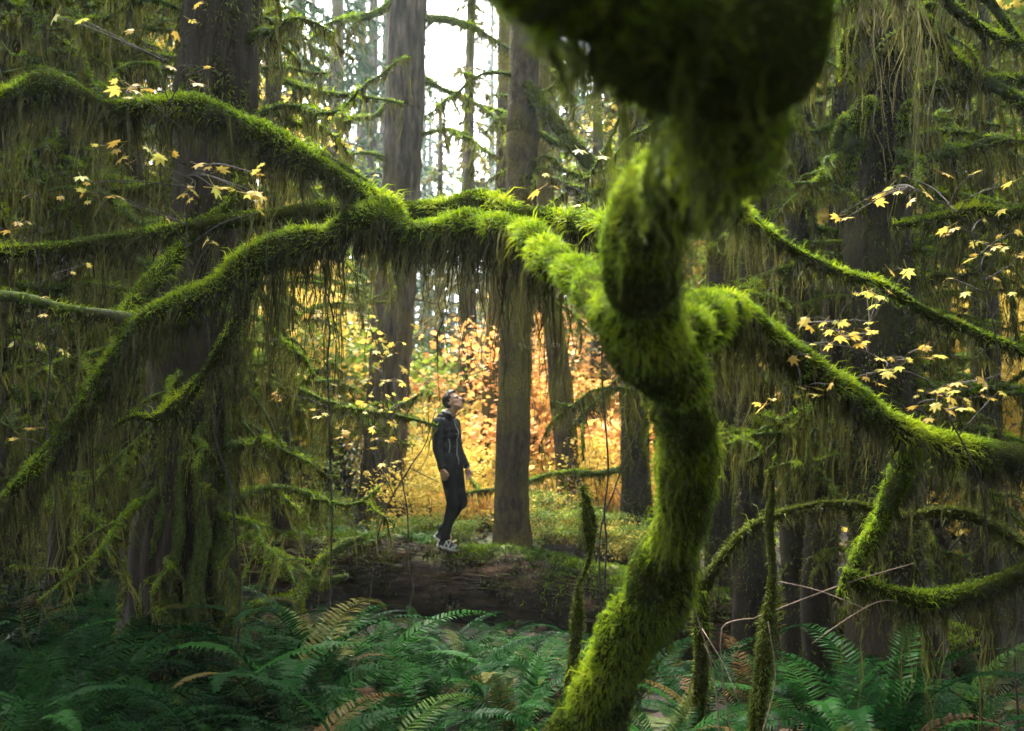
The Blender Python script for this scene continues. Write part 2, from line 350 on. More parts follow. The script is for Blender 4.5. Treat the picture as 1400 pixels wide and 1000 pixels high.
limb(maple, px_limb([(890, 485, 2.75, 44), (855, 448, 2.8, 56), (826, 412, 2.95, 46), (800, 386, 3.2, 30), (755, 357, 3.7, 27), (712, 318, 4.3, 27), (655, 308, 4.7, 25), (600, 318, 4.9, 22),
     (560, 318, 5.0, 24), (520, 303, 5.1, 30), (490, 300, 5.2, 26), (450, 325, 5.3, 22), (405, 330, 5.35, 28), (340, 366, 5.4, 26), (290, 402, 5.4, 24), (235, 425, 5.4, 25), (190, 452, 5.4, 22),
     (150, 505, 5.4, 18), (110, 560, 5.35, 17), (70, 612, 5.3, 12), (30, 660, 5.2, 11), (-40, 730, 5.1, 9)], .04), fur=19000, flen=.040, fw=.0050, hang=(230, .50, .0058, 13), seed=1, under=.35, s0=.20)
limb(maple, px_limb([(545, 312, 5.02, 16), (525, 285, 5.15, 20), (480, 255, 5.2, 20), (425, 222, 5.25, 20), (370, 190, 5.3, 20), (320, 165, 5.35, 22), (265, 147, 5.35, 22), (210, 147, 5.35, 19),
     (150, 148, 5.3, 15), (105, 130, 5.3, 22), (60, 118, 5.25, 26), (20, 132, 5.2, 18), (-60, 140, 5.1, 18)], .04), fur=17000, flen=.045, fw=.0054, hang=(190, .50, .0058, 12), seed=2)
limb(maple, px_limb([(893, 340, 2.5, 22), (862, 318, 3.8, 18), (835, 310, 4.7, 18), (770, 303, 5.3, 18), (710, 297, 5.5, 18), (665, 278, 5.7, 24), (625, 285, 5.8, 20), (570, 291, 5.9, 18), (500, 290, 6.0, 14), (440, 287, 6.0, 13), (370, 297, 6.0, 12),
     (310, 303, 6.0, 11), (230, 317, 6.0, 12), (150, 328, 6.0, 12), (80, 341, 6.0, 11), (0, 346, 5.9, 11), (-70, 350, 5.9, 11)], .05), fur=13000, flen=.045, fw=.0055, hang=(150, .40, .006, 11), seed=3, under=.3)
limb(maple, px_limb([(190, 440, 5.42, 14), (150, 431, 5.4, 9), (80, 421, 5.35, 9), (30, 408, 5.3, 11), (-60, 400, 5.2, 9)]), mat='bark_limb', fur=3500, flen=.04, hang=(100, .46, .0055, 10), seed=4, lump=.1)
limb(maple, px_limb([(165, 440, 5.45, 14), (200, 392, 5.7, 14), (240, 352, 5.9, 15), (270, 312, 6.0, 13), (310, 285, 6.1, 10), (330, 240, 6.2, 9), (300, 190, 6.3, 7)]), fur=9000, hang=(70, .32, .0055, 10), seed=5)
limb(maple, px_limb([(345, 380, 5.42, 12), (320, 450, 5.5, 10), (280, 510, 5.6, 11), (250, 548, 5.6, 11), (215, 572, 5.6, 8), (180, 570, 5.6, 5), (150, 590, 5.6, 3)]), fur=9000, hang=(80, .34, .0052, 10), seed=6)
limb(maple, px_limb([(905, 470, 2.8, 45), (960, 440, 3.3, 40), (1005, 428, 3.9, 30), (1040, 452, 4.3, 24), (1085, 490, 4.6, 26), (1130, 522, 4.8, 25), (1180, 556, 5.0, 24), (1235, 592, 5.1, 25), (1290, 612, 5.2, 24),
     (1350, 622, 5.3, 26), (1430, 635, 5.3, 26), (1520, 660, 5.3, 24)], .04), fur=18000, flen=.040, fw=.005, hang=(170, .28, .0056, 12), s0=.22, seed=7, under=.35)
limb(maple, px_limb([(1262, 592, 5.15, 18), (1240, 630, 5.15, 21), (1222, 670, 5.1, 17), (1200, 718, 5.1, 13), (1176, 758, 5.05, 10), (1158, 790, 5.0, 7), (1146, 820, 5.0, 4)], .04), fur=16000, flen=.05, hang=(140, .24, .0052, 11), seed=8, under=.6, droop=.9)
limb(maple, px_limb([(925, 255, 2.2, 26), (985, 272, 3.6, 14), (1050, 318, 4.8, 9), (1100, 352, 5.0, 9), (1150, 375, 5.2, 9), (1200, 390, 5.4, 9), (1260, 425, 5.6, 8), (1330, 455, 5.8, 8), (1420, 490, 6, 8)]), fur=12000, flen=.04, hang=(80, .22, .005, 10), seed=9)

# ---- the two thin arching stems and the sagging stem on the right, each a small maple of its own
def small_maple(label, base_px, pts, **k):
    b0 = P(*base_px); b0[2] = float(gz(b0[0], b0[1])) - .02
    t = thing('vine_maple', label, 'tree', b0)
    sp = px_limb(pts, .04); sp = np.vstack([spline([[*b0, sp[0, 3]*1.1], [*(b0*.5 + sp[0, :3]*.5 + np.array([.03, 0, 0])), sp[0, 3]], sp[0]], .06)[:-1], sp])
    limb(t, sp, name='stem', **k)
    return t
small_maple('thin arching mossy stem springing from the log and drooping over the sagging mossy stem', (940, 900, 5.4),
    [(958, 810, 5.35, 12), (985, 765, 5.3, 10), (1020, 728, 5.3, 9), (1065, 703, 5.3, 9), (1120, 690, 5.3, 9), (1180, 692, 5.3, 8), (1240, 706, 5.3, 8), (1275, 700, 5.3, 9), (1315, 702, 5.3, 10), (1355, 718, 5.25, 8), (1400, 750, 5.2, 7), (1440, 800, 5.2, 6)],
    fur=9000, flen=.035, hang=(130, .16, .0048, 10), fmat='moss_dull', seed=21)
small_maple('sagging mossy stem trailing long moss tassels above the right-side ferns', (1500, 880, 5.0),
    [(1470, 740, 5.0, 14), (1400, 778, 5.0, 14), (1365, 795, 5.0, 15), (1320, 812, 5.0, 14), (1270, 822, 5.0, 15), (1235, 814, 5.0, 15), (1205, 806, 5.0, 11), (1175, 792, 5.0, 10), (1152, 784, 5.0, 6)],
    fur=15000, flen=.045, hang=(170, .38, .0052, 13), seed=22)
for (lab, bpx, pts) in [
    ('upright mossy dead stem standing in front of the fallen log beside the arching stem', (1030, 1050, 5.0), [(1034, 980, 5, 15), (1044, 900, 5, 16), (1050, 845, 5.02, 10), (1056, 780, 5.05, 7), (1051, 720, 5.1, 8), (1056, 670, 5.1, 4), (1052, 640, 5.1, 2)]),
    ('slender mossy stick rising from the ferns beside the bent maple trunk', (772, 1040, 4.6), [(780, 950, 4.6, 12), (786, 890, 4.6, 12), (790, 842, 4.6, 9), (792, 800, 4.6, 3), (806, 765, 4.6, 5), (806, 720, 4.6, 11), (801, 682, 4.6, 7), (796, 664, 4.6, 4)]),
    ]:
    small_maple(lab, bpx, pts, fur=14000, flen=.03, hang=(60, .10, .0035, 9), fmat='moss_dull', seed=len(lab), under=.7, droop=.9, below=1.0)

# ------------------------------------------------------------------ mossy boughs (shared meshes) and the trees that carry them
BOUGH = []
def make_bough(L, seed):
    g = np.random.default_rng(seed); n = 8; x = np.linspace(0, L, n)
    y = np.cumsum(g.normal(0, .09, n)); z = np.cumsum(g.normal(-.015, .075, n)) + .12*np.sin(x/L*2.6)*L*.4; y -= y[0]; z -= z[0]
    r = np.linspace(.042, .009, n)*g.uniform(.8, 1.2)
    sp = spline(np.stack([x, y, z, r], -1), .06)
    sps = [sp]
    for k in range(int(g.integers(4, 8))):
        i = int(len(sp)*g.uniform(.2, .9)); q = sp[i]; l2 = L*g.uniform(.12, .42); d = np.array([g.uniform(.2, 1), g.choice([-1, 1])*g.uniform(.4, 1), g.uniform(-.7, .45)]); d /= np.linalg.norm(d)
        u = np.linspace(0, 1, 5)[:, None]; sag = np.array([0, 0, -.25])*l2*u**2
        sps.append(spline(np.hstack([q[:3] + d*l2*u + sag + g.normal(0, .03, (5, 3))*u, q[3]*(.7 - .5*u) + .002]), .05))
    limbV = joinm([tube(s_, 8, .3, 3, seed) for s_ in sps])
    f = [moss_fur(s_, 6500, .045, .0085, .5, lump=.3, seed=seed) for s_ in sps]; h = [moss_hang(s_, 62, .34, .0095, 8, 5, .05, .7) for s_ in sps]
    fv = joinm([(a, b_) for a, b_, _ in f]); hv = joinm([(a, b_) for a, b_, _ in h])
    return (mesh('bough', *limbV, 'bark_limb'), mesh('moss', *fv, 'moss', False, {'v': np.concatenate([q for _, _, q in f])*.85}),
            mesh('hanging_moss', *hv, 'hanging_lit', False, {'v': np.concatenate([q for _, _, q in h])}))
for i in range(7): BOUGH.append(make_bough([1.4, 1.8, 2.2, 1.6, 2.6, 2.0, 1.2][i], 40 + i))
def put_bough(parent, p, az, tilt=0, sc=1.0, k=None, roll=0):
    m = BOUGH[int(rng.integers(len(BOUGH))) if k is None else k]
    o = add('bough', m[0], parent, np.array(p) - wo(parent), (roll, -tilt, az), sc)
    for nm, me in (('moss', m[1]), ('hanging_moss', m[2])):
        ch = add(nm, me, o); ch['kind'] = 'stuff'
    return o
def trunk_at(sp, z):
    return np.array([np.interp(z, sp[:, 2], sp[:, k]) for k in range(4)])
def mossy_tree(label, pts, bark='bark_dark', zr=(1.0, 7.5), n=14, az=(0, 6.283), sc=(.7, 1.3), group=None, flute=.0, sides=20, top=14, name='mossy_conifer_tree', fur=2500, fh=(26, .3), flutes=9, seed=0):
    """trunk through rows of (px, py, distance, radius px), prolonged down to the ground and up out of the picture"""
    rows = [[*P(a, b_, d), PX(rp, d)] for a, b_, d, rp in pts]
    b0 = np.array(rows[0]); gb = float(gz(b0[0], b0[1]))
    if b0[2] > gb + .1: rows = [[b0[0], b0[1], gb - .1, b0[3]*1.15]] + rows
    e = np.array(rows[-1]) - np.array(rows[-2]); e = e/e[2]; last = np.array(rows[-1])
    if top > last[2]: rows.append(list(last[:3] + e[:3]*(top - last[2])) + [last[3]*.6])
    base = np.array(rows[0][:3]); base[2] = gb
    t = thing(name, label, 'tree', base, group)
    sp = spline(rows, .17)
    V, F = tube(sp, sides, .10, 1.2, seed, flute, flutes); tr = obj('trunk', V, F, bark, t)
    lo = sp[sp[:, 2] < 7]
    if fur:
        V, F, v = moss_fur(lo, fur, .07, .010, .9, 0, 1.2); obj('moss', V, F, 'moss_dull', tr, False, {'v': v}, 'stuff')
    if fh:
        V, F, v = moss_hang(lo, fh[0], fh[1], .007, 9, 6, .15, below=1.02); obj('hanging_moss', V, F, 'hanging', tr, False, {'v': v}, 'stuff')
    for k in range(n):
        z = rng.uniform(*zr); q = trunk_at(sp, z); a = rng.uniform(*az)
        put_bough(t, q[:3] + np.array([math.cos(a), math.sin(a), 0])*q[3]*.8, a, rng.uniform(-.25, .2), rng.uniform(*sc))
    return t, sp

# big dark tree on the left
lt, lsp = mossy_tree('massive dark tree with furrowed trunk draped in moss, rooted among the big ferns', [(240, 880, 7.0, 76), (244, 810, 7.0, 69), (250, 720, 7.0, 64), (258, 640, 7.0, 60), (268, 500, 7.05, 55), (280, 350, 7.1, 52), (294, 180, 7.15, 50), (302, 0, 7.2, 50)],
    flute=.13, sides=72, n=0, fur=2600, fh=(400, .5), flutes=13, seed=2, name='mossy_tree')
for k, (a0, a1, b0_, b1_, wob) in enumerate([(228, 200, 560, 845, 8), (262, 230, 540, 850, 10), (290, 262, 520, 850, 9), (312, 300, 500, 840, 7), (240, 246, 650, 860, 12), (205, 182, 690, 850, 6), (300, 318, 690, 850, 8), (275, 280, 600, 850, 9)]):
    fr = np.linspace(0, 1, 7); rows = []
    for f in fr:
        x_ = a0 + (a1 - a0)*f + rng.normal(0, wob*.5); cx_ = 262 - 20*f; e_ = (x_ - cx_)/(60 + 10*f); y_ = 7.0 - PX(62 + 10*f, 7)*math.sqrt(max(.05, 1 - e_*e_)) - .02
        rows.append((x_, b0_ + (b1_ - b0_)*f, y_, rng.uniform(6, 11)*(.6 + .6*f)))
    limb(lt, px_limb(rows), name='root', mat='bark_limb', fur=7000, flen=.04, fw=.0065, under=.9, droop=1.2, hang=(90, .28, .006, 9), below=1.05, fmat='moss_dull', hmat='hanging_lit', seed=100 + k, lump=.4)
def bough_px(t, sp, px0, py0, y0, px1, py1, y1, **k):
    a, b_ = P(px0, py0, y0), P(px1, py1, y1); d = b_ - a; L = np.linalg.norm(d); i = int(rng.integers(len(BOUGH)))
    LL = [1.4, 1.8, 2.2, 1.6, 2.6, 2.0, 1.2][i]
    return put_bough(t, a, math.atan2(d[1], d[0]), math.atan2(d[2], math.hypot(d[0], d[1])), L/LL, i)
for q in [(320, 165, 7.1, 505, 122, 6.6), (330, 222, 7.1, 530, 205, 6.5), (330, 60, 7.2, 470, 20, 6.8), (300, 610, 7.0, 442, 592, 6.5), (310, 690, 7, 510, 658, 7.6), (300, 470, 7.1, 400, 480, 6.4), (250, 90, 7.2, 160, 80, 6.6), (255, 180, 7.2, 120, 215, 7.6),
          (250, 300, 7.1, 90, 260, 8.0), (250, 420, 7.1, 60, 450, 7.8), (240, 540, 7.0, 120, 520, 7.5), (235, 640, 7.0, 90, 660, 7.7), (260, 20, 7.2, 60, 30, 7.0), (260, -60, 7.2, 100, -70, 6.6), (330, -40, 7.2, 470, -60, 7.2), (250, 130, 7.2, 30, 110, 8.2), (240, 360, 7.2, -20, 350, 8.4), (330, 330, 7.2, 420, 370, 8.6), (330, 300, 7.2, 470, 340, 8.0)]:
    bough_px(lt, lsp, *q)
for z_, a_, sc_ in [(.9, -1.3, .45), (1.3, -1.9, .5), (1.7, -1.0, .5), (2.1, -1.6, .45), (1.2, -.6, .5), (1.6, -2.5, .55), (2.4, -2.2, .5), (2.6, -.8, .5)]:
    q = trunk_at(lsp, z_); put_bough(lt, q[:3] + np.array([math.cos(a_), math.sin(a_), 0])*q[3]*.8, a_, -.5, sc_)
# right big tree
rt, rsp = mossy_tree('tall dark tree with broken mossy knobs, behind the sprays of yellow leaves', [(1225, 900, 7.6, 62), (1218, 780, 7.6, 50), (1212, 640, 7.6, 45), (1206, 480, 7.6, 43), (1200, 300, 7.6, 41), (1205, 150, 7.6, 38), (1210, 0, 7.6, 36)], n=0, flute=.07, sides=36, fur=2600, fh=(170, .45), seed=4, name='mossy_tree')
for q in [(1190, 130, 7.5, 1060, 60, 7.2), (1190, 60, 7.5, 1080, 90, 8.2), (1190, 180, 7.5, 1090, 250, 7.0), (1190, 250, 7.5, 1050, 270, 8.0), (1190, 330, 7.5, 1070, 345, 8.2), (1180, 400, 7.5, 1060, 430, 8), (1220, 120, 7.5, 1420, 105, 7.0), (1225, 60, 7.5, 1400, 20, 7.2), (1220, 220, 7.5, 1400, 190, 8), (1220, 300, 7.5, 1420, 300, 6.9), (1225, 330, 7.5, 1390, 390, 8.0), (1230, 420, 7.5, 1420, 460, 7.4), (1230, 190, 7.5, 1330, 260, 6.6), (1180, 10, 7.5, 1060, -20, 7.2), (1210, -10, 7.4, 1260, 10, 6.2), (1200, -10, 7.4, 1170, 5, 6.2),
          (1225, 520, 7.5, 1400, 540, 8.6), (1190, 560, 7.5, 1050, 570, 8.6), (1230, 640, 7.5, 1420, 690, 8.4), (1190, 690, 7.5, 1090, 640, 8.4), (1200, 740, 7.5, 1110, 760, 8.0), (1230, 730, 7.5, 1340, 770, 8.2)]:
    bough_px(rt, rsp, *q)
# knobs of moss on the right trunk
for (a, b_, d, rp, L) in [(1162, 50, 7.3, 12, 60), (1178, 150, 7.2, 17, 45), (1150, 170, 7.3, 12, 90), (1165, 190, 7.25, 14, 70), (1240, 150, 7.3, 10, 60)]:
    limb(rt, px_limb([(a + 14, b_ - 8, d + .2, rp*.6), (a, b_, d, rp), (a - 6, b_ + L*.5, d, rp*.9), (a - 8, b_ + L, d + .03, rp*.4)]), name='knob', fur=14000, flen=.04, fw=.006, under=.8, droop=1.0, hang=(80, .35, .005, 9), below=1.0, seed=a)
# bright mossy side limbs in the top right
b0 = P(1560, 900, 6.4); b0[2] = float(gz(b0[0], b0[1]))
t = thing('leaning_maple_tree', 'mossy maple reaching slanting limbs down past the hanging moss tassels', 'tree', b0)
limb(t, spline([[*b0, .12], [*P(1570, 500, 6.4), .10], [*P(1540, 200, 6.4), .09], [*P(1500, 90, 6.4), .08]], .08), name='trunk', fur=6000, hang=(30, .3, .005, 8), seed=61)
for r_ in [[(1500, 95, 6.4, 14), (1400, 66, 6.2, 9), (1350, 45, 6.1, 9), (1300, 10, 6.0, 8), (1270, -30, 6, 7)], [(1540, 220, 6.4, 14), (1400, 140, 6.5, 10), (1325, 98, 6.6, 9), (1285, 62, 6.6, 8), (1240, 20, 6.6, 7)], [(1545, 300, 6.4, 13), (1450, 290, 6.6, 9), (1380, 292, 6.7, 9), (1330, 288, 6.7, 9), (1285, 300, 6.7, 8), (1220, 310, 6.8, 6)],
           [(1540, 160, 6.4, 13), (1460, 105, 6.9, 12), (1380, 110, 7, 11), (1320, 112, 7, 10), (1260, 122, 7, 8)]]:
    limb(t, px_limb(r_), fur=11000, flen=.045, fw=.006, hang=(80, .34, .0062, 10), seed=62)
# the long pale tassels hanging in front of the right tree
limb(t, px_limb([(1400, 66, 6.2, 8), (1330, -20, 6.0, 10), (1260, -30, 5.9, 9), (1200, -25, 5.8, 8), (1160, -10, 5.8, 6)]), fur=9000, hang=None, seed=63)
hs_ = px_limb([(1275, -20, 5.9, 9), (1220, -24, 5.85, 9), (1180, -15, 5.8, 9)]); V, F, v = moss_hang(hs_, 60, .95, .007, 10, 9, .03, ragged=.9); obj('hanging_moss', V, F, 'lichen', t, False, {'v': v}, 'stuff')

# darker trees filling the sides
MID = 'slender mossy trees crowding the sides'
for i, (lab, pts, n, azr) in enumerate([
    ('slim mossy tree beyond the upper mossy limbs, hung with long beards of moss', [(95, 760, 10.5, 26), (100, 400, 10.5, 24), (110, 0, 10.5, 22)], 20, (0, 6.28)),
    ('mossy tree at the picture edge, screened by the drooping end of the arching limb', [(-40, 820, 8.6, 40), (-30, 400, 8.6, 36), (-15, 0, 8.6, 34)], 16, (-1.2, 1.2)),
    ('thin mossy tree between the massive dark tree and the grey conifer trunk', [(385, 700, 12.5, 13), (380, 400, 12.5, 12), (372, 0, 12.5, 11)], 8, (0, 6.28)),
    ('straight dark mossy trunk just past the bent maple', [(1030, 740, 10.4, 26), (1032, 500, 10.4, 24), (1036, 200, 10.4, 22)], 12, (0, 6.28)),
    ('broken reddish mossy trunk under the slanting limb', [(1092, 740, 9.4, 24), (1094, 600, 9.4, 22), (1092, 300, 9.4, 20)], 12, (0, 6.28)),
    ('dark trunk behind the fallen log, half hidden by the bent maple', [(872, 770, 13.2, 26), (868, 600, 13.2, 19), (866, 300, 13.2, 18)], 4, (0, 6.28)),
    ('mossy tree amid the bright yellow bushes at the picture edge', [(1350, 760, 11.0, 20), (1345, 400, 11.0, 18), (1335, 0, 11.0, 16)], 14, (0, 6.28)),
    ('dark mossy trunk behind the low sagging stem', [(1120, 800, 8.6, 22), (1135, 600, 8.8, 20), (1150, 300, 9, 18)], 12, (0, 6.28)),
    ('twin-looking dark trunk next to the straight dark mossy trunk', [(985, 740, 11.6, 22), (985, 500, 11.6, 21), (990, 200, 11.6, 20)], 8, (0, 6.28)),
    ('far mossy tree showing pale gaps beside the tall dark tree', [(1275, 740, 12.5, 20), (1280, 400, 12.5, 18), (1290, 0, 12.5, 18)], 14, (0, 6.28)),
    ('leaning mossy trunk in the fern bank beyond the drooping limb end', [(20, 740, 11.5, 20), (50, 400, 11.6, 18), (75, 0, 11.7, 17)], 12, (0, 6.28)),
    ('mossy trunk right behind the massive dark tree, showing between its boughs', [(190, 740, 9.6, 22), (180, 400, 9.6, 20), (170, 0, 9.6, 18)], 18, (0, 6.28))]):
    mossy_tree(lab, pts, n=int(n*2.3), az=azr, zr=(1.2, 8.5) if i else (1.5, 8.5), sc=(.6, 1.25), group=MID, fur=850, fh=(50, .4), seed=70 + i, sides=18, flute=.05)

# ------------------------------------------------------------------ conifer trunks near the log
def plain_trunk(label, pts, bark, top=26, seed=0, sides=48, flute=.075, moss=0, name='conifer_tree', flare=1.0, stubs=4, group=None):
    rows = [[*P(a, b_, d), PX(rp, d)] for a, b_, d, rp in pts]; b0 = np.array(rows[0]); gb = float(gz(b0[0], b0[1]))
    if b0[2] > gb: rows = [[b0[0], b0[1], gb - .15, b0[3]*1.12*flare]] + rows
    e = np.array(rows[-1]) - np.array(rows[-2]); e /= e[2]; last = np.array(rows[-1]); rows.append(list(last[:3] + e[:3]*(top - last[2])) + [last[3]*.55])
    t = thing(name, label, 'tree', (b0[0], b0[1], gb), group); sp = spline(rows, .17)
    V, F = tube(sp, sides, .07, 2.2, seed, flute, 25); tr = obj('trunk', V, F, bark, t)
    if moss:
        lo = sp[sp[:, 2] < 8]; V, F, v = moss_fur(lo, moss, .035, .008, 1.0, 0, 1.0); obj('moss', V, F, 'moss_dull', tr, False, {'v': v}, 'stuff')
    for k in range(stubs):
        q = trunk_at(sp, rng.uniform(2, 7)); a = rng.uniform(0, 6.28); d = np.array([math.cos(a), math.sin(a), -.25])
        L = rng.uniform(.25, .7)
        u = np.linspace(0, 1, 5)[:, None]; st = spline(np.hstack([q[:3] + d*(q[3]*.8 + L*u) + rng.normal(0, .03, (5, 3))*u, .018*(1 - .7*u)]), .06)
        limb(t, st, name='dead_branch', mat='wood_twig', sides=6, fur=1200, flen=.04, fw=.007, hang=(30, .35, .006, 6), hmat='lichen', fmat='moss_dull')
    return t, sp
tA, sA = plain_trunk('tall straight grey-barked conifer trunk left of the standing person', [(520, 722, 15.5, 31), (524, 640, 15.5, 29), (533, 500, 15.5, 28), (543, 350, 15.5, 27), (553, 150, 15.5, 26), (559, 0, 15.5, 25)], 'bark_grey', seed=1, flare=1.2)
for z_, a_, sc_ in [(5.2, .2, .8), (6.4, -.4, 1.0), (7.4, .5, 1.2), (8.3, -.1, 1.4), (9.2, .3, 1.5), (9.9, -.5, 1.5), (7.0, 2.8, 1.2), (8.6, 3.3, 1.4), (6.0, 3.6, 1.0)]:
    q = trunk_at(sA, z_); put_bough(tA, q[:3] + np.array([math.cos(a_), math.sin(a_), 0])*q[3]*.8, a_, -.35, sc_)
tB, sB = plain_trunk('straight brown conifer trunk rising right behind the log near the person', [(700, 750, 12.6, 26), (700, 660, 12.6, 23), (704, 500, 12.6, 21.5), (710, 350, 12.6, 20.5), (715, 150, 12.6, 21), (718, 0, 12.6, 20)], 'bark_mossy', seed=2, moss=700, flare=1.15)
for z_, a_, sc_ in [(4.8, 2.9, .6), (5.6, .3, .9), (6.3, 3.3, .8), (4.0, -.3, .7), (6.8, 0.1, 1.1), (3.4, .4, .6)]:
    q = trunk_at(sB, z_); put_bough(tB, q[:3] + np.array([math.cos(a_), math.sin(a_), 0])*q[3]*.8, a_, -.45, sc_)
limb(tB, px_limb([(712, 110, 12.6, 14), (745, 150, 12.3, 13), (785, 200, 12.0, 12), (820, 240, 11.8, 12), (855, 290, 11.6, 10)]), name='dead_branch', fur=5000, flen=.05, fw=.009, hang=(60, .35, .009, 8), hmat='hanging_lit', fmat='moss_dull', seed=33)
plain_trunk('slender dark conifer trunk leaning behind the brown trunk near the person', [(664, 700, 17.5, 17), (670, 600, 17.5, 14), (678, 450, 17.5, 13), (688, 250, 17.5, 11), (692, 0, 17.5, 10)], 'bark_mossy', seed=3, moss=300, stubs=2, flare=1.5)
tC, sC = plain_trunk('knotty leaning trunk with small bracket fungi beyond the log', [(782, 752, 14.5, 19), (776, 640, 14.5, 17), (764, 500, 14.5, 15), (755, 420, 14.5, 13), (746, 250, 14.5, 12), (738, 0, 14.5, 11)], 'bark_mossy', seed=4, moss=250, stubs=3)
for (a, b_, w) in [(774, 685, 9), (786, 672, 7), (785, 684, 9), (768, 648, 5), (776, 655, 6), (760, 470, 6)]:
    q = P(a, b_, 14.15); n = 9; th = np.linspace(0, math.pi, n); r_ = PX(w, 14.2)
    top_ = np.stack([q[0] + r_*np.cos(th), q[1] - .05 - r_*.9*np.sin(th) + .1, np.full(n, q[2])], -1); V = np.vstack([top_, top_ - np.array([0, -.01, .035]), [[q[0], q[1] + .12, q[2] + .03]], [[q[0], q[1] + .12, q[2] - .05]]])
    i = np.arange(n - 1); Fq = np.stack([i, i + 1, n + i + 1, n + i], -1); Ft = np.vstack([np.stack([i, np.full(n-1, 2*n), i + 1], -1), np.stack([n + i, n + i + 1, np.full(n-1, 2*n + 1)], -1)])
    obj('bracket_fungus', V, [Fq, Ft], 'twig_pale', tC, False)
plain_trunk('pale slender conifer trunk fading into the mist left of the grey conifer', [(527, 640, 24, 7), (531, 400, 24, 6), (534, 0, 24, 6)], 'bark_grey', seed=5, stubs=0)
plain_trunk('thin misty trunk standing in the bright sky gap', [(633, 560, 30, 9), (636, 300, 30, 7), (645, 0, 30, 6)], 'bark_grey', seed=6, stubs=3, sides=16)
plain_trunk('slim misty trunk against the sky beside the brown conifer', [(682, 560, 26, 7), (684, 300, 26, 6), (688, 0, 26, 6)], 'bark_grey', seed=7, stubs=3, sides=16)
plain_trunk('small dark trunk at the edge of the orange bushes', [(905, 740, 17, 15), (900, 500, 17, 13), (895, 200, 17, 12)], 'bark_dark', seed=8, stubs=3, sides=16)

# ------------------------------------------------------------------ misty conifers behind
def conifer_mesh(seed, H=26, z0=2.5, Lmax=4.0, dens=1.0, lichen=False):
    g = np.random.default_rng(seed); nb = int(95*dens); zb = np.sort(g.uniform(z0, H, nb)); 
    P_, W_, S_, vv = [], [], [], []; wood = []
    for z in zb:
        f = (z - z0)/(H - z0); L = (Lmax*(1 - f)**.8 + .4)*g.uniform(.55, 1.1); a = g.uniform(0, 6.283); d = np.array([math.cos(a), math.sin(a), 0]); sd = np.array([-d[1], d[0], 0])
        u = np.linspace(0, 1, 6); dro = g.uniform(.25, .6); bz = z + .10*L*np.sin(u*3) - dro*L*u**1.6
        pts = d[None, :]*(L*u)[:, None]; pts[:, 2] = bz
        wood.append(tube(np.hstack([pts, (.035*(1 - .8*u))[:, None]]), 4, cap=False))
        n = int(46*L/2.5) + 6; uu = g.uniform(.08, 1, n)**.8
        q = np.stack([np.interp(uu, u, pts[:, k]) for k in range(3)], -1); sg = g.choice([-1, 1], n)
        tl = g.uniform(.25, .75, n)*(1.15 - .6*uu)*min(1, L/2)
        di = unit(d*g.uniform(.1, .9, n)[:, None] + sd*(sg*g.uniform(.2, 1, n))[:, None] + np.array([0, 0, -.35])*g.uniform(0, 1.4, n)[:, None])
        mid = q + di*tl[:, None]*.5; end = mid + unit(di + np.array([0, 0, -.8]))*tl[:, None]*.5
        P_.append(np.stack([q, mid, end], 1)); W_.append(np.stack([np.full(n, .05), g.uniform(.06, .12, n), np.full(n, .01)], 1)); S_.append(unit(np.cross(di, g.normal(size=(n, 3))*.6 + np.array([0, 0, 1.])))); vv.append(np.clip(g.normal(.5, .2, n), 0, 1))
    V, F = strips(np.vstack(P_), np.vstack(W_), np.vstack(S_)); v = np.repeat(np.concatenate(vv), 6)
    tk = tube(spline([[0, 0, -1, .36], [0, 0, H*.5, .22], [.1, 0, H + 1, .03]], .8), 12, .06, 1, seed)
    wV, wF = joinm(wood)
    return mesh('trunk', *tk, 'bark_grey'), mesh('branches', wV, wF, 'bark_dark'), mesh('crown', V, F, 'lichen' if lichen else 'needles', False, {'v': v})
CON = [conifer_mesh(1), conifer_mesh(2, 22, 1.0, 3.2), conifer_mesh(3, 30, 5, 4.5, .8), conifer_mesh(4, 18, .6, 2.6, .9, True)]
def conifer(label, px, y, k, sc=1.0, group=None, rz=None, dz=0):
    x = (px - 700)/FPX*y*1.0
    t = thing('conifer_tree', label, 'tree', gp(x, y, dz), group); t.rotation_euler[2] = rng.uniform(0, 6.28) if rz is None else rz; t.scale = (sc,)*3
    for nm, me in zip(('trunk', 'branches', 'crown'), CON[k]):
        o = add(nm, me, t)
        if nm != 'trunk': o['kind'] = 'stuff'
FAR = 'misty conifers deep in the forest'
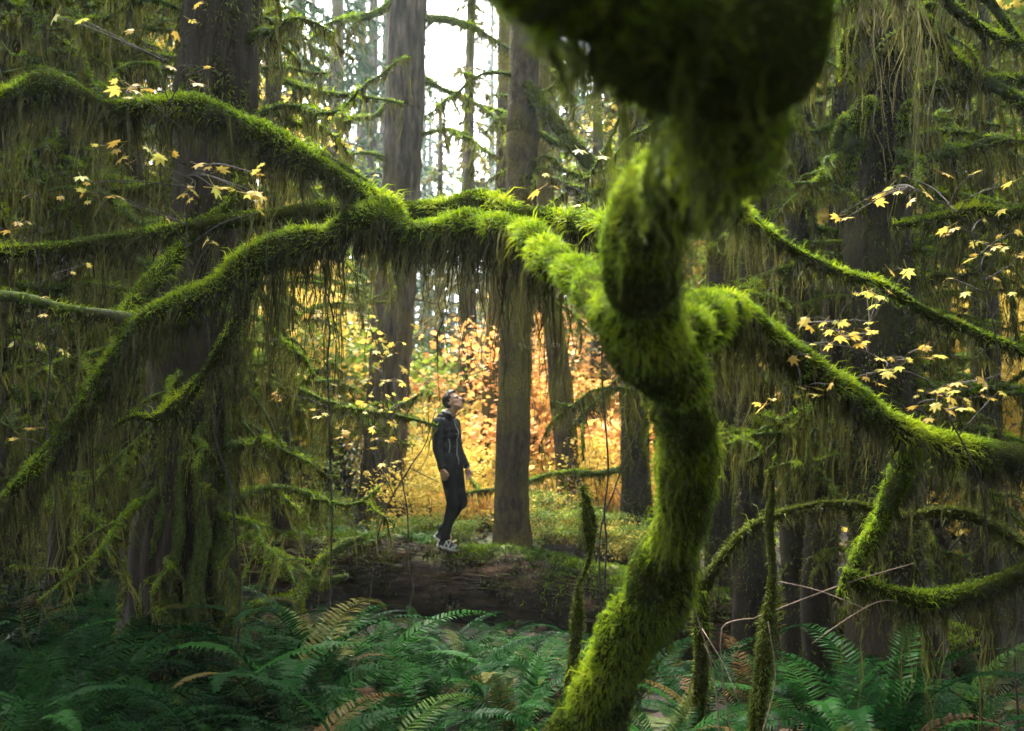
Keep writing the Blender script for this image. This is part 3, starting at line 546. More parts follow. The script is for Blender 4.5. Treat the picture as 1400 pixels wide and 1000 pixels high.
for px, y, k, sc in [(455, 32, 0, 1.0), (395, 26, 1, 1.0), (490, 44, 2, 1.0), (330, 36, 0, 1.1), (250, 30, 2, 1), (150, 34, 0, 1), (60, 27, 1, 1.1), (-60, 36, 2, 1.1), (785, 34, 0, 1), (840, 27, 1, 1), (900, 36, 2, 1.1), (970, 30, 0, 1), (1060, 38, 2, 1.1), (1120, 29, 1, 1.1), (1210, 36, 0, 1.1), (1300, 28, 1, 1), (1380, 34, 0, 1.1), (1480, 30, 2, 1),
                     (735, 46, 1, .9), (520, 50, 1, 1.1), (560, 70, 0, 1.3), (585, 85, 1, 1.3), (690, 60, 1, 1.2), (672, 90, 2, 1.4), (598, 110, 1, 1.6), (640, 125, 1, 1.5), (618, 95, 1, 1.05), (662, 80, 1, 1.0), (578, 75, 1, 1.2), (690, 105, 1, 1.6), (590, 60, 1, .35), (545, 40, 1, .8), (420, 60, 2, 1.2), (300, 70, 0, 1.3), (180, 66, 2, 1.3), (20, 70, 0, 1.3), (470, 90, 0, 1.5), (360, 95, 2, 1.5), (240, 100, 0, 1.5), (100, 90, 0, 1.5), (740, 100, 2, 1.5), (800, 70, 2, 1.2), (870, 95, 0, 1.5), (930, 70, 0, 1.3), (1010, 95, 2, 1.5), (1080, 70, 0, 1.3), (1160, 100, 0, 1.5), (1240, 66, 2, 1.3), (1340, 80, 0, 1.5), (760, 40, 0, 1.0), (505, 36, 2, .9)]:
    conifer(('broad' if k == 0 else 'full-boughed' if k == 1 else 'tall bare-stemmed') + (' pale conifer almost lost in the mist' if y > 62 else ' misty green conifer beyond the maples' if y > 42 else ' dark green conifer behind the autumn leaves') + (' beside the bright sky gap' if 480 < px < 700 else ' past the massive dark tree' if px <= 480 else ' past the bent maple'), px, y, k, sc, FAR)
LI = 'small conifers draped with pale lichen'
for px, y, sc in [(640, 21, .62), (600, 26, .55), (735, 23, .7), (820, 19, .6), (445, 23, .55)]:
    conifer('small conifer with sagging boughs draped in pale tan lichen beyond the person', px, y, 3, sc, LI)

# ------------------------------------------------------------------ autumn bushes behind the log
def leaf_cloud(g, n, rx, rz, layers, size):
    """leaves lying in loose tilted sprays"""
    cs = np.stack([g.normal(0, rx*.55, layers), g.normal(0, rx*.45, layers), g.uniform(.15, 1, layers)**.9*rz], -1)
    i = g.integers(layers, size=n); r = g.uniform(.25, .75, layers)[i]
    p = cs[i] + np.stack([g.normal(0, 1, n)*r, g.normal(0, 1, n)*r, g.normal(0, .13, n)], -1); p[:, 2] = np.abs(p[:, 2]) + .05
    s = size*g.uniform(.6, 1.3, n); d = unit(np.stack([g.normal(size=n), g.normal(size=n), g.normal(-.35, .35, n)], -1)); e = unit(np.cross(d, g.normal(0, .45, (n, 3)) + np.array([0, 0, 1.])))
    nn = np.cross(e, d)
    def q(a, b_, h): return p + d*(s*a)[:, None] + e*(s*b_)[:, None] + nn*(s*h)[:, None]
    V = np.stack([q(-.45, 0, 0), q(-.15, .5, .1), q(.1, .2, .05), q(.3, .42, .05), q(.6, 0, -.12), q(.3, -.42, .05), q(.1, -.2, .05), q(-.15, -.5, .1)], 1)
    b_ = np.arange(n)[:, None]*8
    F = [np.hstack([b_, b_+1, b_+2, b_+6]), np.hstack([b_, b_+6, b_+7, b_+7])[:, :3], np.hstack([b_+2, b_+3, b_+4, b_+6]), np.hstack([b_+4, b_+5, b_+6])]
    v = np.repeat(np.clip(g.beta(2, 2, layers)[i] + g.normal(0, .13, n), 0, 1), 8)
    return V.reshape(-1, 3), F, v, cs
SHR = {}
def shrub_mesh(mat, seed, n=2200, rx=1.4, rz=3.0, layers=22, size=.11):
    g = np.random.default_rng(seed); V, F, v, cs = leaf_cloud(g, n, rx, rz, layers, size); st = []
    for c_ in cs[:18]:
        m_ = c_*.5 + g.normal(0, .12, 3)*np.array([1, 1, .3]); b_ = np.array([g.normal(0, .12), g.normal(0, .12), -.15])
        st.append(tube(spline([[*b_, .030], [*m_, .018], [*c_, .005]], .25), 5, cap=False))
    return mesh('stems', *joinm(st), 'wood_twig'), mesh('leaves', V, F, mat, False, {'v': v})
BIG = {k: shrub_mesh(m_, sd, 6500, 2.6, 9.0, 95, .15) for k, m_, sd in (('y', 'leaves_yellow', 11), ('g', 'leaves_green', 12), ('g2', 'leaves_green', 13))}
for k, (mat, sd) in {'y': ('leaves_yellow', 5), 'y2': ('leaves_yellow', 6), 'o': ('leaves_orange', 7), 'o2': ('leaves_orange', 8), 'g': ('leaves_green', 9), 'g2': ('leaves_green', 10)}.items():
    SHR[k] = shrub_mesh(mat, sd, rx=1.5 if k[-1] == '2' else 1.2, rz=2.4 if k[-1] == '2' else 3.4)
NM = {'y': 'yellow', 'o': 'orange', 'g': 'green'}
def shrub(px, y, k, sc=1.0, zs=1.0, where='behind the fallen log'):
    x = (px - 700)/FPX*y; kind = NM[k[0]]
    t = thing('maple_bush', f"{'low' if sc < .7 else 'large' if sc > 1.25 else 'mid-sized'} {'spreading' if k[-1] == '2' else 'upright'} {kind}-leaved maple bush {where}", 'bush', gp(x, y, -.05), f'{kind} bushes {where}')
    t.rotation_euler[2] = rng.uniform(0, 6.28); t.scale = (sc, sc, sc*zs)
    for nm, me in zip(('stems', 'leaves'), SHR[k]):
        o = add(nm, me, t); o['kind'] = 'stuff'
for q in [(400, 15.5, 'y', 1), (430, 17.6, 'g', 1.0), (360, 17.5, 'o', 1), (470, 18, 'g2', 1.1), (410, 20, 'o2', 1.2), (340, 15, 'g', .9), (300, 18, 'y', 1.1), (580, 19, 'y2', .8), (610, 17.5, 'y2', .6), (590, 16.5, 'y2', .55), (640, 19, 'y2', .75), (625, 22, 'y', .7), (655, 16, 'y2', .5), (595, 24, 'g', .9), (640, 26, 'g', 1), (560, 22, 'g', .9), (680, 22, 'o2', .9),
          (740, 17, 'o', .9), (770, 19, 'o', 1.0), (800, 17, 'o2', 1.0), (835, 18.5, 'y2', 1.0), (860, 17, 'o2', 1.0), (745, 22, 'o2', 1.3), (800, 23, 'o', 1.2), (850, 23, 'o2', 1.4), (725, 15.5, 'y2', .45), (815, 15, 'y2', .4), (900, 20, 'o', 1.1), (940, 22, 'y', 1.1), (780, 27, 'g', 1.5), (840, 28, 'g', 1.4), (720, 28, 'g2', 1.2)] + [(a_, 13.6 + (i_*37 % 17)/10, ('y2', 'g2', 'y2', 'y', 'o2')[i_ % 5], .26 + (i_*13 % 7)/40) for i_, a_ in enumerate((380, 410, 585, 630, 645, 660, 735, 742, 815, 830, 845, 600, 350, 320))] + [(745, 12.9, 'g2', .22), (765, 13.2, 'y2', .2), (800, 12.6, 'g2', .24), (825, 12.8, 'g2', .2), (850, 12.4, 'y2', .22), (880, 12.3, 'g2', .25), (640, 13.0, 'g2', .18), (580, 13.2, 'g2', .2), (440, 13.2, 'g', .2)]:
    shrub(*q)
for q in [(60, 14, 'y', .9), (0, 16, 'y2', 1.2), (140, 16, 'y', 1.1), (110, 13, 'g', .9), (30, 13, 'g2', .9), (190, 18, 'g', 1.2), (240, 17, 'y', 1.1), (-40, 20, 'y', 1.6), (80, 22, 'g', 1.7), (200, 23, 'y', 1.7), (300, 24, 'g', 1.6), (20, 27, 'y2', 2.2), (150, 29, 'g', 2.4), (370, 28, 'g', 1.5)]:
    shrub(*q, where='past the massive dark tree')
for q in [(1270, 12.5, 'y', .8), (1300, 14, 'y2', 1.0), (1360, 13, 'y', 1.0), (1410, 12, 'y', .95), (1330, 17, 'y', 1.3), (1250, 18, 'o2', 1.2), (1390, 18, 'g', 1.4), (1150, 19, 'g', 1.2), (1080, 20, 'y', 1.1), (1010, 21, 'g', 1.3), (1200, 24, 'g', 1.9), (1320, 24, 'y', 1.9), (1420, 24, 'g', 2), (1040, 27, 'g', 2), (1280, 28, 'y2', 2.3), (1120, 29, 'g', 2.2), (960, 27, 'g', 1.8)]:
    shrub(*q, where='past the tall dark tree')

for px, y, k, sc in [(30, 17, 'y', 1.0), (130, 19, 'g', 1.1), (215, 21, 'y', 1.1), (-60, 22, 'g2', 1.3), (330, 22, 'y', .9), (90, 26, 'y', 1.4), (420, 27, 'g2', .9), (1010, 20, 'g', 1.0), (1090, 22, 'y', 1.1), (1180, 19, 'g2', 1.1), (1290, 17, 'y', 1.0), (1380, 18, 'g', 1.1), (1450, 21, 'y', 1.3), (1240, 26, 'y', 1.4), (1130, 27, 'g', 1.4), (960, 26, 'y', 1.1), (860, 25, 'g2', .8), (1350, 27, 'g2', 1.5)]:
    x = (px - 700)/FPX*y; kind = NM[k[0]]
    t = thing('maple_tree', f'tall {kind}-leaved maple glowing behind the dark mossy trunks', 'tree', gp(x, y, -.05), f'tall {kind} maples'); t.rotation_euler[2] = rng.uniform(0, 6.28); t.scale = (sc,)*3
    for nm, me in zip(('stems', 'leaves'), BIG[k]):
        o = add(nm, me, t); o['kind'] = 'stuff'

# ------------------------------------------------------------------ fallen log
LS = 1.0
LOG = [(150, 778, 12.6, 46), (330, 784, 12.35, 50), (470, 788, 12.1, 50), (600, 801, 11.85, 52), (730, 812, 11.6, 52), (860, 840, 11.3, 52), (1000, 868, 10.9, 50), (1200, 895, 10.4, 47), (1330, 905, 10.1, 42)]
gsp = px_limb(LOG, .07)
lb = gsp[len(gsp)//2, :3].copy(); lb[2] = float(gz(lb[0], lb[1]))
log = thing('fallen_log', 'huge fallen log with reddish rotting bark and moss, lying across the forest floor', 'log', lb)
V, F = tube(gsp, 48, .09, 1.4, 12, .05, 21)
V[:-2] += (np.array([1, 1, 1.])*.035)*snoise(V[:-2]*np.array([.35, 1.6, 1.6]), 3.0, 77, 3)[:, None]
obj('trunk', V, F, 'bark_log', log)
# loose bark plates along the flank
t_, s_, n_ = frames(gsp[:, :3])
for k in range(260):
    i = int(rng.integers(8, len(gsp) - 12)); a = rng.uniform(.15, 1.5); L = rng.uniform(.10, .38); wd = rng.uniform(.03, .09)
    sgn = 1 if s_[i][1] < 0 else -1
    d = s_[i]*sgn*math.cos(a) + n_[i]*math.sin(a); e = np.cross(t_[i], d); c0 = gsp[i, :3] + d*(gsp[i, 3]*1.01 + .012)
    m = 6; u = np.linspace(-1, 1, m); wob = rng.uniform(.5, 1, m); prof = np.sqrt(1 - (u*.92)**2)*wd*wob
    A = c0 + t_[i]*(u*L)[:, None] + e*prof[:, None] - d*(.02*np.abs(u)**2)[:, None]; B = c0 + t_[i]*(u*L)[:, None] - e*(prof*rng.uniform(.6, 1))[:, None] - d*(.02*np.abs(u))[:, None]; Cc = c0 + t_[i]*(u*L)[:, None] + d*(.022*rng.uniform(.4, 1.2, m))[:, None]
    V = np.stack([A, Cc, B], 1).reshape(-1, 3); j = np.arange(m - 1)*3
    Fq = np.vstack([np.stack([j, j+1, j+4, j+3], -1), np.stack([j+1, j+2, j+5, j+4], -1)])
    o = obj('bark_plate', V, Fq, 'bark_log', log, False)
# moss cushions along the top and flank
def cushion_moss(sp, n, mat, span, ang, wid=.25, flen=.05, name='moss', per=330, seed=0):
    g = np.random.default_rng(seed); t, s, nn = frames(sp[:, :3]); Ps = []; 
    roots, norms = [], []
    for k in range(n):
        i = int(len(sp)*g.uniform(*span)); a = g.normal(*ang); w = wid*g.uniform(.5, 1.4)
        m = int(per*w/.25); du = g.normal(0, w, m); da = g.normal(0, w*.5, m)/sp[i, 3]
        sgn = 1 if s[i][1] < 0 else -1
        ii = np.clip(i + (du/.07).astype(int), 0, len(sp) - 1); aa = a + da
        d = (s[ii]*sgn)*np.cos(aa)[:, None] + nn[ii]*np.sin(aa)[:, None]
        h = .06*np.exp(-(du/w)**2 - (da*sp[i, 3]/(w*.6))**2)
        roots.append(sp[ii, :3] + t[ii]*(g.uniform(-.035, .035, m))[:, None] + d*(sp[ii, 3]*1.0 + h)[:, None]); norms.append(d)
    root = np.vstack(roots); d = np.vstack(norms); N = len(root); L = flen*g.uniform(.5, 1.3, N)
    dr = unit(d + g.normal(0, .5, (N, 3))); p1 = root + dr*(L*.55)[:, None]; p2 = p1 + unit(dr + np.array([0, 0, -.7]))*(L*.5)[:, None]
    W_ = np.stack([np.full(N, .012), np.full(N, .011), np.full(N, .003)], 1)
    V, F = strips(np.stack([root - d*.02, p1, p2], 1), W_, unit(np.cross(dr, g.normal(size=(N, 3)))))
    return V, F, np.repeat(np.clip(.5 + .3*snoise(root, 1.5, 8) + g.normal(0, .15, N), 0, 1), 6)
V, F, v = cushion_moss(gsp, 40, 'moss', (.02, .36), (1.5, .25), .18, seed=1); obj('moss', V, F, 'moss', log, False, {'v': v*.8}, 'stuff')
V, F, v = cushion_moss(gsp, 60, 'moss', (.46, .98), (1.35, .32), .22, seed=2); obj('moss', V, F, 'moss', log, False, {'v': v*.8}, 'stuff')
V, F, v = cushion_moss(gsp, 14, 'moss', (.55, .66), (1.15, .25), .22, .06, seed=3); obj('moss', V, F, 'moss', log, False, {'v': v}, 'stuff')
V, F, v = cushion_moss(gsp, 190, 'moss', (.02, .98), (.75, .45), .14, .05, per=130, seed=4); obj('moss', V, F, 'hanging', log, False, {'v': v}, 'stuff')
# mossy dead branches sticking out of the root end
for r_ in [[(420, 800, 11.4, 9), (385, 775, 11.2, 9), (350, 752, 11.1, 7), (345, 748, 11.1, 5)], [(430, 800, 11.4, 8), (400, 770, 11.3, 6), (375, 752, 11.2, 4)], [(420, 800, 11.4, 7), (450, 795, 11.3, 6), (475, 788, 11.2, 4)], [(425, 800, 11.4, 7), (440, 770, 11.4, 6), (470, 745, 11.5, 6), (495, 735, 11.6, 5)], [(400, 860, 11.0, 12), (398, 830, 11.1, 11), (420, 802, 11.3, 10), (440, 795, 11.4, 8)], [(320, 845, 11.2, 8), (360, 826, 11.0, 8), (400, 822, 11.0, 7)],
           [(1010, 830, 10.6, 9), (1060, 815, 10.2, 8), (1100, 800, 10, 6)]]:
    limb(log, px_limb(r_), name='dead_branch', mat='bark_limb', sides=8, fur=4500, flen=.045, fw=.009, hang=(20, .16, .008, 6), seed=5, under=.5)

# ------------------------------------------------------------------ sword ferns
def frond_mesh(seed, L=1.0, n=34, arch=1.0, mat='fern', wl=.105):
    g = np.random.default_rng(seed); K = 16; u = np.linspace(0, 1, K)
    ang = R(72) - arch*R(112)*u**1.25 + g.normal(0, .05); ds = L/(K - 1)
    x = np.concatenate([[0], np.cumsum(np.cos(ang[:-1])*ds)]); z = np.concatenate([[0], np.cumsum(np.sin(ang[:-1])*ds)]); y = .06*L*np.sin(u*2 + g.uniform(0, 3))*g.choice([-1, 1]); y -= y[0]
    sp = np.stack([x, y, z, .004*(1 - .8*u)], -1); parts = [tube(sp, 4, cap=False)]; vs = []
    for sd in (-1, 1):
        q = np.linspace(.10, .985, n) + g.normal(0, .003, n); env = np.clip(np.minimum((q + .08)/.30, 1), 0, 1)*np.clip((1.02 - q)/.55, .04, 1)**.75
        l = wl*env*g.uniform(.9, 1.08, n)*L**.5
        c0 = np.stack([np.interp(q, u, sp[:, k]) for k in range(3)], -1); tg = unit(np.stack([np.interp(q, u, np.gradient(sp[:, k])) for k in range(3)], -1))
        s0 = np.tile(np.array([0, 1., 0])*sd, (n, 1)); up = np.cross(tg, s0)*(sd); up = up*np.sign(up[:, 2:3] + 1e-6)
        d1 = unit(s0 + tg*.30 + up*.22 + g.normal(0, .05, (n, 3))); d2 = unit(s0 + tg*.55 + up*-.25 + g.normal(0, .06, (n, 3)))
        a = c0; b_ = a + d1*(l*.5)[:, None]; e = b_ + d2*(l*.5)[:, None]; bw = L*.82/n*.80
        ww = np.stack([np.full(n, bw*.75), np.full(n, bw), np.full(n, bw*.12)], 1)
        parts.append(strips(np.stack([a, b_, e], 1), ww, unit(tg + up*g.normal(-.25, .10, (n, 1)))))
    V, F = joinm(parts)
    return mesh('frond', V, F, mat, False)
FR = [frond_mesh(i, 1.0, 46, [.75, .9, 1.0, 1.1, .85, 1.2, 1.05][i]) for i in range(7)]
FRP = [frond_mesh(20 + i, 1.0, 30, [.8, 1.0, 1.15][i], 'fern_pale') for i in range(3)]
FRD = [frond_mesh(30 + i, 1.0, 26, [1.35, 1.5][i], 'fern_dead') for i in range(2)]
nf = 0
def fern(x, y, sc=1.0, n=15, label=None, group='sword ferns on the forest floor', pale=False, dz=0.0, dead=1):
    t = thing('sword_fern', label or 'dark green sword fern with arching fronds in the fern bed before the log', 'fern', gp(x, y, dz), group if label is None or group != 'sword ferns on the forest floor' else None)
    a0 = rng.uniform(0, 6.28)
    for k in range(n + dead):
        me = (FRP if pale else FR)[int(rng.integers(len(FRP if pale else FR)))]
        if k >= n: me = FRD[k % 2]
        a = a0 + k*2.399 + rng.normal(0, .2); s_ = sc*rng.uniform(.7, 1.15)
        o = add('frond', me, t, (.03*math.cos(a), .03*math.sin(a), 0), (rng.normal(0, .18), rng.normal(.05, .22), a), (s_, s_*rng.uniform(.9, 1.1), s_*rng.uniform(.8, 1.1)))
# front rows
def fpx(px, y): return (px - 700)/FPX*y
placed = []
for px, y, sc in [(30, 5.2, 1.05), (150, 5.9, 1.1), (265, 5.3, 1.05), (400, 5.4, 1.1), (330, 6.3, 1.0), (490, 6.1, .95), (560, 5.2, .85), (640, 6.6, .8), (560, 7.4, .75), (700, 5.6, .9), (760, 6.8, .8), (60, 7.0, 1.15), (180, 7.8, 1.0), (-30, 6.1, 1.2), (100, 4.5, .9), (220, 4.4, .8), (380, 4.45, .75), (480, 4.6, .8), (620, 4.6, .8), (690, 4.4, .7), (730, 8.2, .65), (430, 7.6, .8), (350, 8.2, .7), (500, 8.8, .65), (860, 7.4, .9), (900, 5.2, .75), (960, 5.9, .85), (850, 5.0, .6), (-40, 8.2, 1.1), (40, 8.6, 1.0), (120, 9.2, 1.0), (20, 9.8, 1.0), (90, 10.6, 1.0), (160, 10.2, .95), (-60, 10.4, 1), (130, 11.6, .9), (60, 12.2, .9), (620, 8.2, .65), (680, 9.0, .55), (800, 8.8, .6), (1180, 8.0, .8), (1020, 6.9, .8), (1320, 7.0, .8), (1090, 4.7, .6), (0, 4.2, .8), (310, 4.8, .85), (160, 6.8, 1.0), (440, 6.6, 1.05), (580, 6.2, .85), (200, 8.8, .9), (400, 9.4, .6), (300, 9.4, .7), (600, 8.7, .8), (525, 8.3, .85), (675, 8.4, .85), (640, 7.7, .8), (745, 7.7, .75), (560, 9.3, .7), (460, 8.8, .7), (800, 7.6, .7), (1040, 8.6, .7), (900, 8.6, .7), (330, 9.9, .7), (385, 10.3, .65), (285, 10.4, .8), (440, 9.9, .6), (350, 10.9, .55), (520, 10.1, .5)]:
    z_, gname = (('on the bank past the massive dark tree', 'ferns on the bank') if y > 8.4 and px < 260 else ('close in front of the fallen log', 'ferns along the log') if y > 7.2 and px < 820 else ('beside the foot of the bent maple', 'ferns by the bent maple') if 660 <= px < 1000 else ('in the dark beyond the slanting limb', 'ferns in the dark') if px >= 1000 else ('round the foot of the massive dark tree', 'ferns round the dark tree') if 5.6 < y and px < 420 else ('in the middle of the dense fern bed', 'ferns in the fern bed'))
    if px < 500: sc *= 1.22
    fern(fpx(px, y), y, sc, 16 if y < 8 else 12, f"{'large' if sc > 1 else 'mid-sized' if sc >= .9 else 'small'} dark green sword fern {z_}", gname, dead=1 if rng.random() < .3 else 0)
fern(fpx(1130, 5.6), 5.6, 1.1, 13, 'spreading sword fern under the hanging moss of the sagging stem')
fern(fpx(1200, 5.3), 5.3, 1.25, 12, 'large glossy sword fern arching into the dark under the sagging stem')
fern(fpx(1300, 6.0), 6.0, .9, 11, 'low sword fern in deep shade beyond the glossy arching fern')
# small ferns and shrubby growth on the log
def log_top(px):
    i = int(np.argmin(np.abs(gsp[:, 0]/gsp[:, 1]*FPX + 700 - px))); return gsp[i, :3] + np.array([0, 0, gsp[i, 3]])
for px, sc in [(490, .35), (520, .42), (545, .35), (560, .45), (585, .3), (575, .38), (640, .22), (505, .3), (455, .35), (425, .3), (735, .25), (770, .22)]:
    q = log_top(px) + np.array([0, rng.uniform(-.15, .15), -.04])
    t = thing('small_fern', 'small pale green fern sprouting on top of the mossy log', 'fern', q, 'small ferns on the log')
    for k in range(8):
        o = add('frond', FRP[k % 3], t, (0, 0, 0), (rng.normal(0, .2), rng.normal(0, .2), k*.8 + rng.normal(0, .2)), sc*rng.uniform(.7, 1.1))
# ------------------------------------------------------------------ ground cover
n = 9000
x = rng.uniform(-9, 9, n); y = rng.uniform(2.5, 20, n); z = gz(x, y)
d = unit(np.stack([rng.normal(size=n), rng.normal(size=n), rng.normal(0, .35, n)], -1)); L = rng.uniform(.03, .075, n)
c0 = np.stack([x, y, z + rng.uniform(.02, .06, n)], -1)
V, F = strips(np.stack([c0 - d*L[:, None], c0 + np.array([0, 0, .012]), c0 + d*L[:, None]], 1), np.stack([L*.2, L*1.1, L*.15], 1), unit(np.cross(d, rng.normal(0, .4, (n, 3)) + np.array([0, 0, 1.]))))
o = obj('leaf_litter', V, F, 'litter', None, False, {'v': np.repeat(rng.beta(1.2, 2.2, n), 6)}); tag(o, 'brown and yellow fallen leaves scattered over the forest floor', 'leaf litter', kind='stuff')
n = 24000
x = np.concatenate([rng.uniform(-10, 10, n//2), rng.uniform(-7.5, -1, n//2)]); y = np.concatenate([rng.uniform(12, 22, n//2), rng.uniform(12.0, 15.5, n//2)])
z = gz(x, y); keep = snoise(np.stack([x, y, x*0], -1), .5, 31, 3) > -.15; x, y, z = x[keep], y[keep], z[keep]; n = len(x)
d = unit(np.stack([rng.normal(size=n), rng.normal(size=n), rng.normal(.1, .4, n)], -1)); L = rng.uniform(.03, .06, n); c0 = np.stack([x, y, z + rng.uniform(.03, .28, n)**1.3], -1)
V, F = strips(np.stack([c0 - d*L[:, None], c0 + np.array([0, 0, .01]), c0 + d*L[:, None]], 1), np.stack([L*.2, L*1.0, L*.15], 1), unit(np.cross(d, rng.normal(0, .5, (n, 3)) + np.array([0, 0, 1.]))))
o = obj('undergrowth', V, F, 'leaves_green', None, False, {'v': np.repeat(rng.beta(2, 2, n), 6)}); tag(o, 'low green leafy ground cover on the bank behind the log', 'ground cover', kind='stuff')

# ------------------------------------------------------------------ yellow leaves on twigs
def leaf_mesh(seed):
    g = np.random.default_rng(seed)
    tips = [(-2.35, .42), (-1.55, .70), (-.75, .90), (0, 1.0), (.75, .90), (1.55, .70), (2.35, .42)]; pts = [(0.0, -.12)]
    for k, (a, r_) in enumerate(tips):
        if k: am = (a + tips[k-1][0])/2; rm = .48*g.uniform(.9, 1.1)*(1 if 1 <= k - .5 <= 5 else .8); pts.append((rm*math.sin(am), rm*math.cos(am)))
        for da, rr in ((-.17, .74), (0, 1), (.17, .74)): pts.append((r_*rr*math.sin(a + da), r_*rr*math.cos(a + da)))
    pts = np.array(pts)*.5; c0 = np.array([[0, .02]]); q = np.vstack([c0, pts]); rad = np.linalg.norm(q, axis=1)
    z = -.35*rad**1.5*g.uniform(.6, 1.6) + .05*np.sin(np.arctan2(q[:, 0], q[:, 1])*3.5 + g.uniform(0, 3))*rad
    V = np.stack([q[:, 1], q[:, 0], z], -1); n = len(pts); i = np.arange(1, n + 1)
    F = np.stack([np.zeros(n, int), i, np.where(i == n, 1, i + 1)], -1)
    st = tube(np.array([[-.06, 0, 0, .012], [-.3, 0, .03, .012], [-.6, 0, .10, .012]]), 4, cap=False)
    V, F = joinm([(V, F), st])
    return mesh('leaf', V, F, 'leaf_yellow', False)
LEAF = [leaf_mesh(i) for i in range(5)]
def sapling(label, base_px, stem, clusters, dep, per=(2, 4), sz=.085, name='maple_sapling', jit=18, leafdep=.25):
    b0 = P(*base_px); b0[2] = float(gz(b0[0], b0[1])) - .02; t = thing(name, label, 'sapling', b0)
    rows = np.array([[*b0, .008]] + [[*P(a, b_, d), PX(rp, d)*.5] for a, b_, d, rp in stem]); sp = spline(rows, .25); sp[1:-1, :3] += rng.normal(0, .016, (len(sp) - 2, 3)); sp = spline(sp, .06)
    V, F = tube(sp, 6); obj('stem', V, F, 'wood_twig', t)
    for (a, b_) in clusters:
        e = P(a, b_, dep + rng.normal(0, leafdep))
        dd = np.linalg.norm(sp[:, :3] - e, axis=1) + .6*np.clip(sp[:, 2] - e[2] + .1, 0, 9); i = int(np.argmin(dd)); q = sp[i, :3]
        mid = (q + e)/2 + np.array([rng.normal(0, .03), rng.normal(0, .03), .05*np.linalg.norm(e - q)]); dirn = unit(e - mid)
        V, F = tube(spline([[*q, .004], [*mid, .003], [*e, .0018]], .06), 4); obj('twig', V, F, 'wood_twig', t)
        for k in range(int(rng.integers(per[0], per[1] + 1))):
            off = np.array([rng.normal(0, PX(jit, dep)), rng.normal(0, .06), rng.normal(0, PX(jit*.45, dep))]) if k else np.zeros(3)
            s_ = sz*rng.uniform(.5, 1.35)
            if k: V, F = tube(np.array([[*e, .0014], [*(e + off*.5 + np.array([0, 0, .012])), .0013], [*(e + off), .001]]), 4, cap=False); obj('twig', V, F, 'wood_twig', t)
            add('leaf', LEAF[int(rng.integers(5))], t, e + off - wo(t), (rng.normal(0, .35), rng.normal(.25, .3), math.atan2(dirn[1], dirn[0]) + rng.normal(0, 1.0)), s_)
    return t
sapling('young maple with yellow leaves growing up in front of the massive dark tree', (330, 980, 6.4), [(325, 800, 6.2, 3.2), (300, 600, 5.9, 3), (275, 430, 5.7, 3), (262, 300, 5.5, 2.5), (245, 180, 5.2, 2), (232, 80, 5.0, 1.6), (265, 22, 4.9, 1)],
    [(112, 28), (75, 22), (180, 42), (240, 45), (262, 28), (285, 92), (160, 122), (180, 118), (160, 205), (178, 222), (218, 210), (238, 210), (285, 228), (302, 232), (270, 225), (355, 213), (355, 238), (250, 265), (265, 262), (295, 258), (340, 265), (357, 290), (120, 250), (152, 268), (165, 270), (290, 332), (230, 300), (348, 262)], 5.0, (1, 3), .10)
sapling('spindly maple with a few yellow leaves at the picture edge behind the drooping limb', (20, 960, 6.2), [(60, 800, 6.0, 3), (72, 640, 5.8, 2.6), (70, 500, 5.7, 2.2), (60, 380, 5.6, 2), (50, 290, 5.5, 1.2)],
    [(35, 268), (10, 315), (42, 305), (45, 585), (100, 372), (120, 362), (18, 470), (90, 480), (60, 430), (20, 600)], 5.5, (1, 2), .09)
sapling('yellow-leaved maple twig tree among the dead boughs right of the massive dark tree', (450, 960, 8.6), [(455, 700, 8.5, 3.5), (450, 500, 8.4, 3), (445, 330, 8.2, 2.5), (440, 160, 8.0, 1.5)],
    [(400, 160), (440, 155), (395, 183), (465, 190), (472, 196), (430, 165), (455, 185), (420, 430), (470, 455), (400, 480), (440, 500), (480, 520), (380, 540), (430, 560), (470, 590), (410, 450)], 8.2, (2, 4), .11)
sapling('maple sapling holding pale yellow leaves beside the brown conifer trunk', (830, 960, 7.6), [(830, 700, 7.4, 2.6), (825, 500, 7.2, 2.4), (815, 350, 7.0, 2), (800, 250, 6.8, 1.5)],
    [(792, 205), (745, 238), (760, 256), (728, 292), (742, 285), (762, 300), (772, 298), (790, 280)], 6.6, (1, 2), .12)
sapling('maple sapling with many flat sprays of yellow leaves over the slanting mossy limb', (1330, 980, 5.4), [(1345, 760, 5.2, 3), (1335, 640, 5.0, 2.8), (1290, 560, 4.9, 2.6), (1220, 500, 4.8, 2.2), (1150, 470, 4.7, 1.8), (1060, 480, 4.7, 1.2), (1010, 488, 4.7, 1)],
    [(1012, 480), (1030, 478), (1045, 480), (1070, 497), (1105, 487), (1112, 470), (1125, 450), (1140, 440), (1152, 462), (1165, 460), (1178, 468), (1192, 455), (1170, 402), (1185, 405), (1202, 405), (1240, 370), (1265, 475), (1242, 492), (1210, 505), (1220, 512), (1120, 510), (1132, 535), (1095, 530), (1285, 540), (1300, 545), (1312, 558), (1280, 535), (1345, 520), (1060, 545), (1038, 552), (1250, 556), (1150, 440), (1115, 530), (1305, 535), (1355, 545)], 4.75, (2, 4), .085)
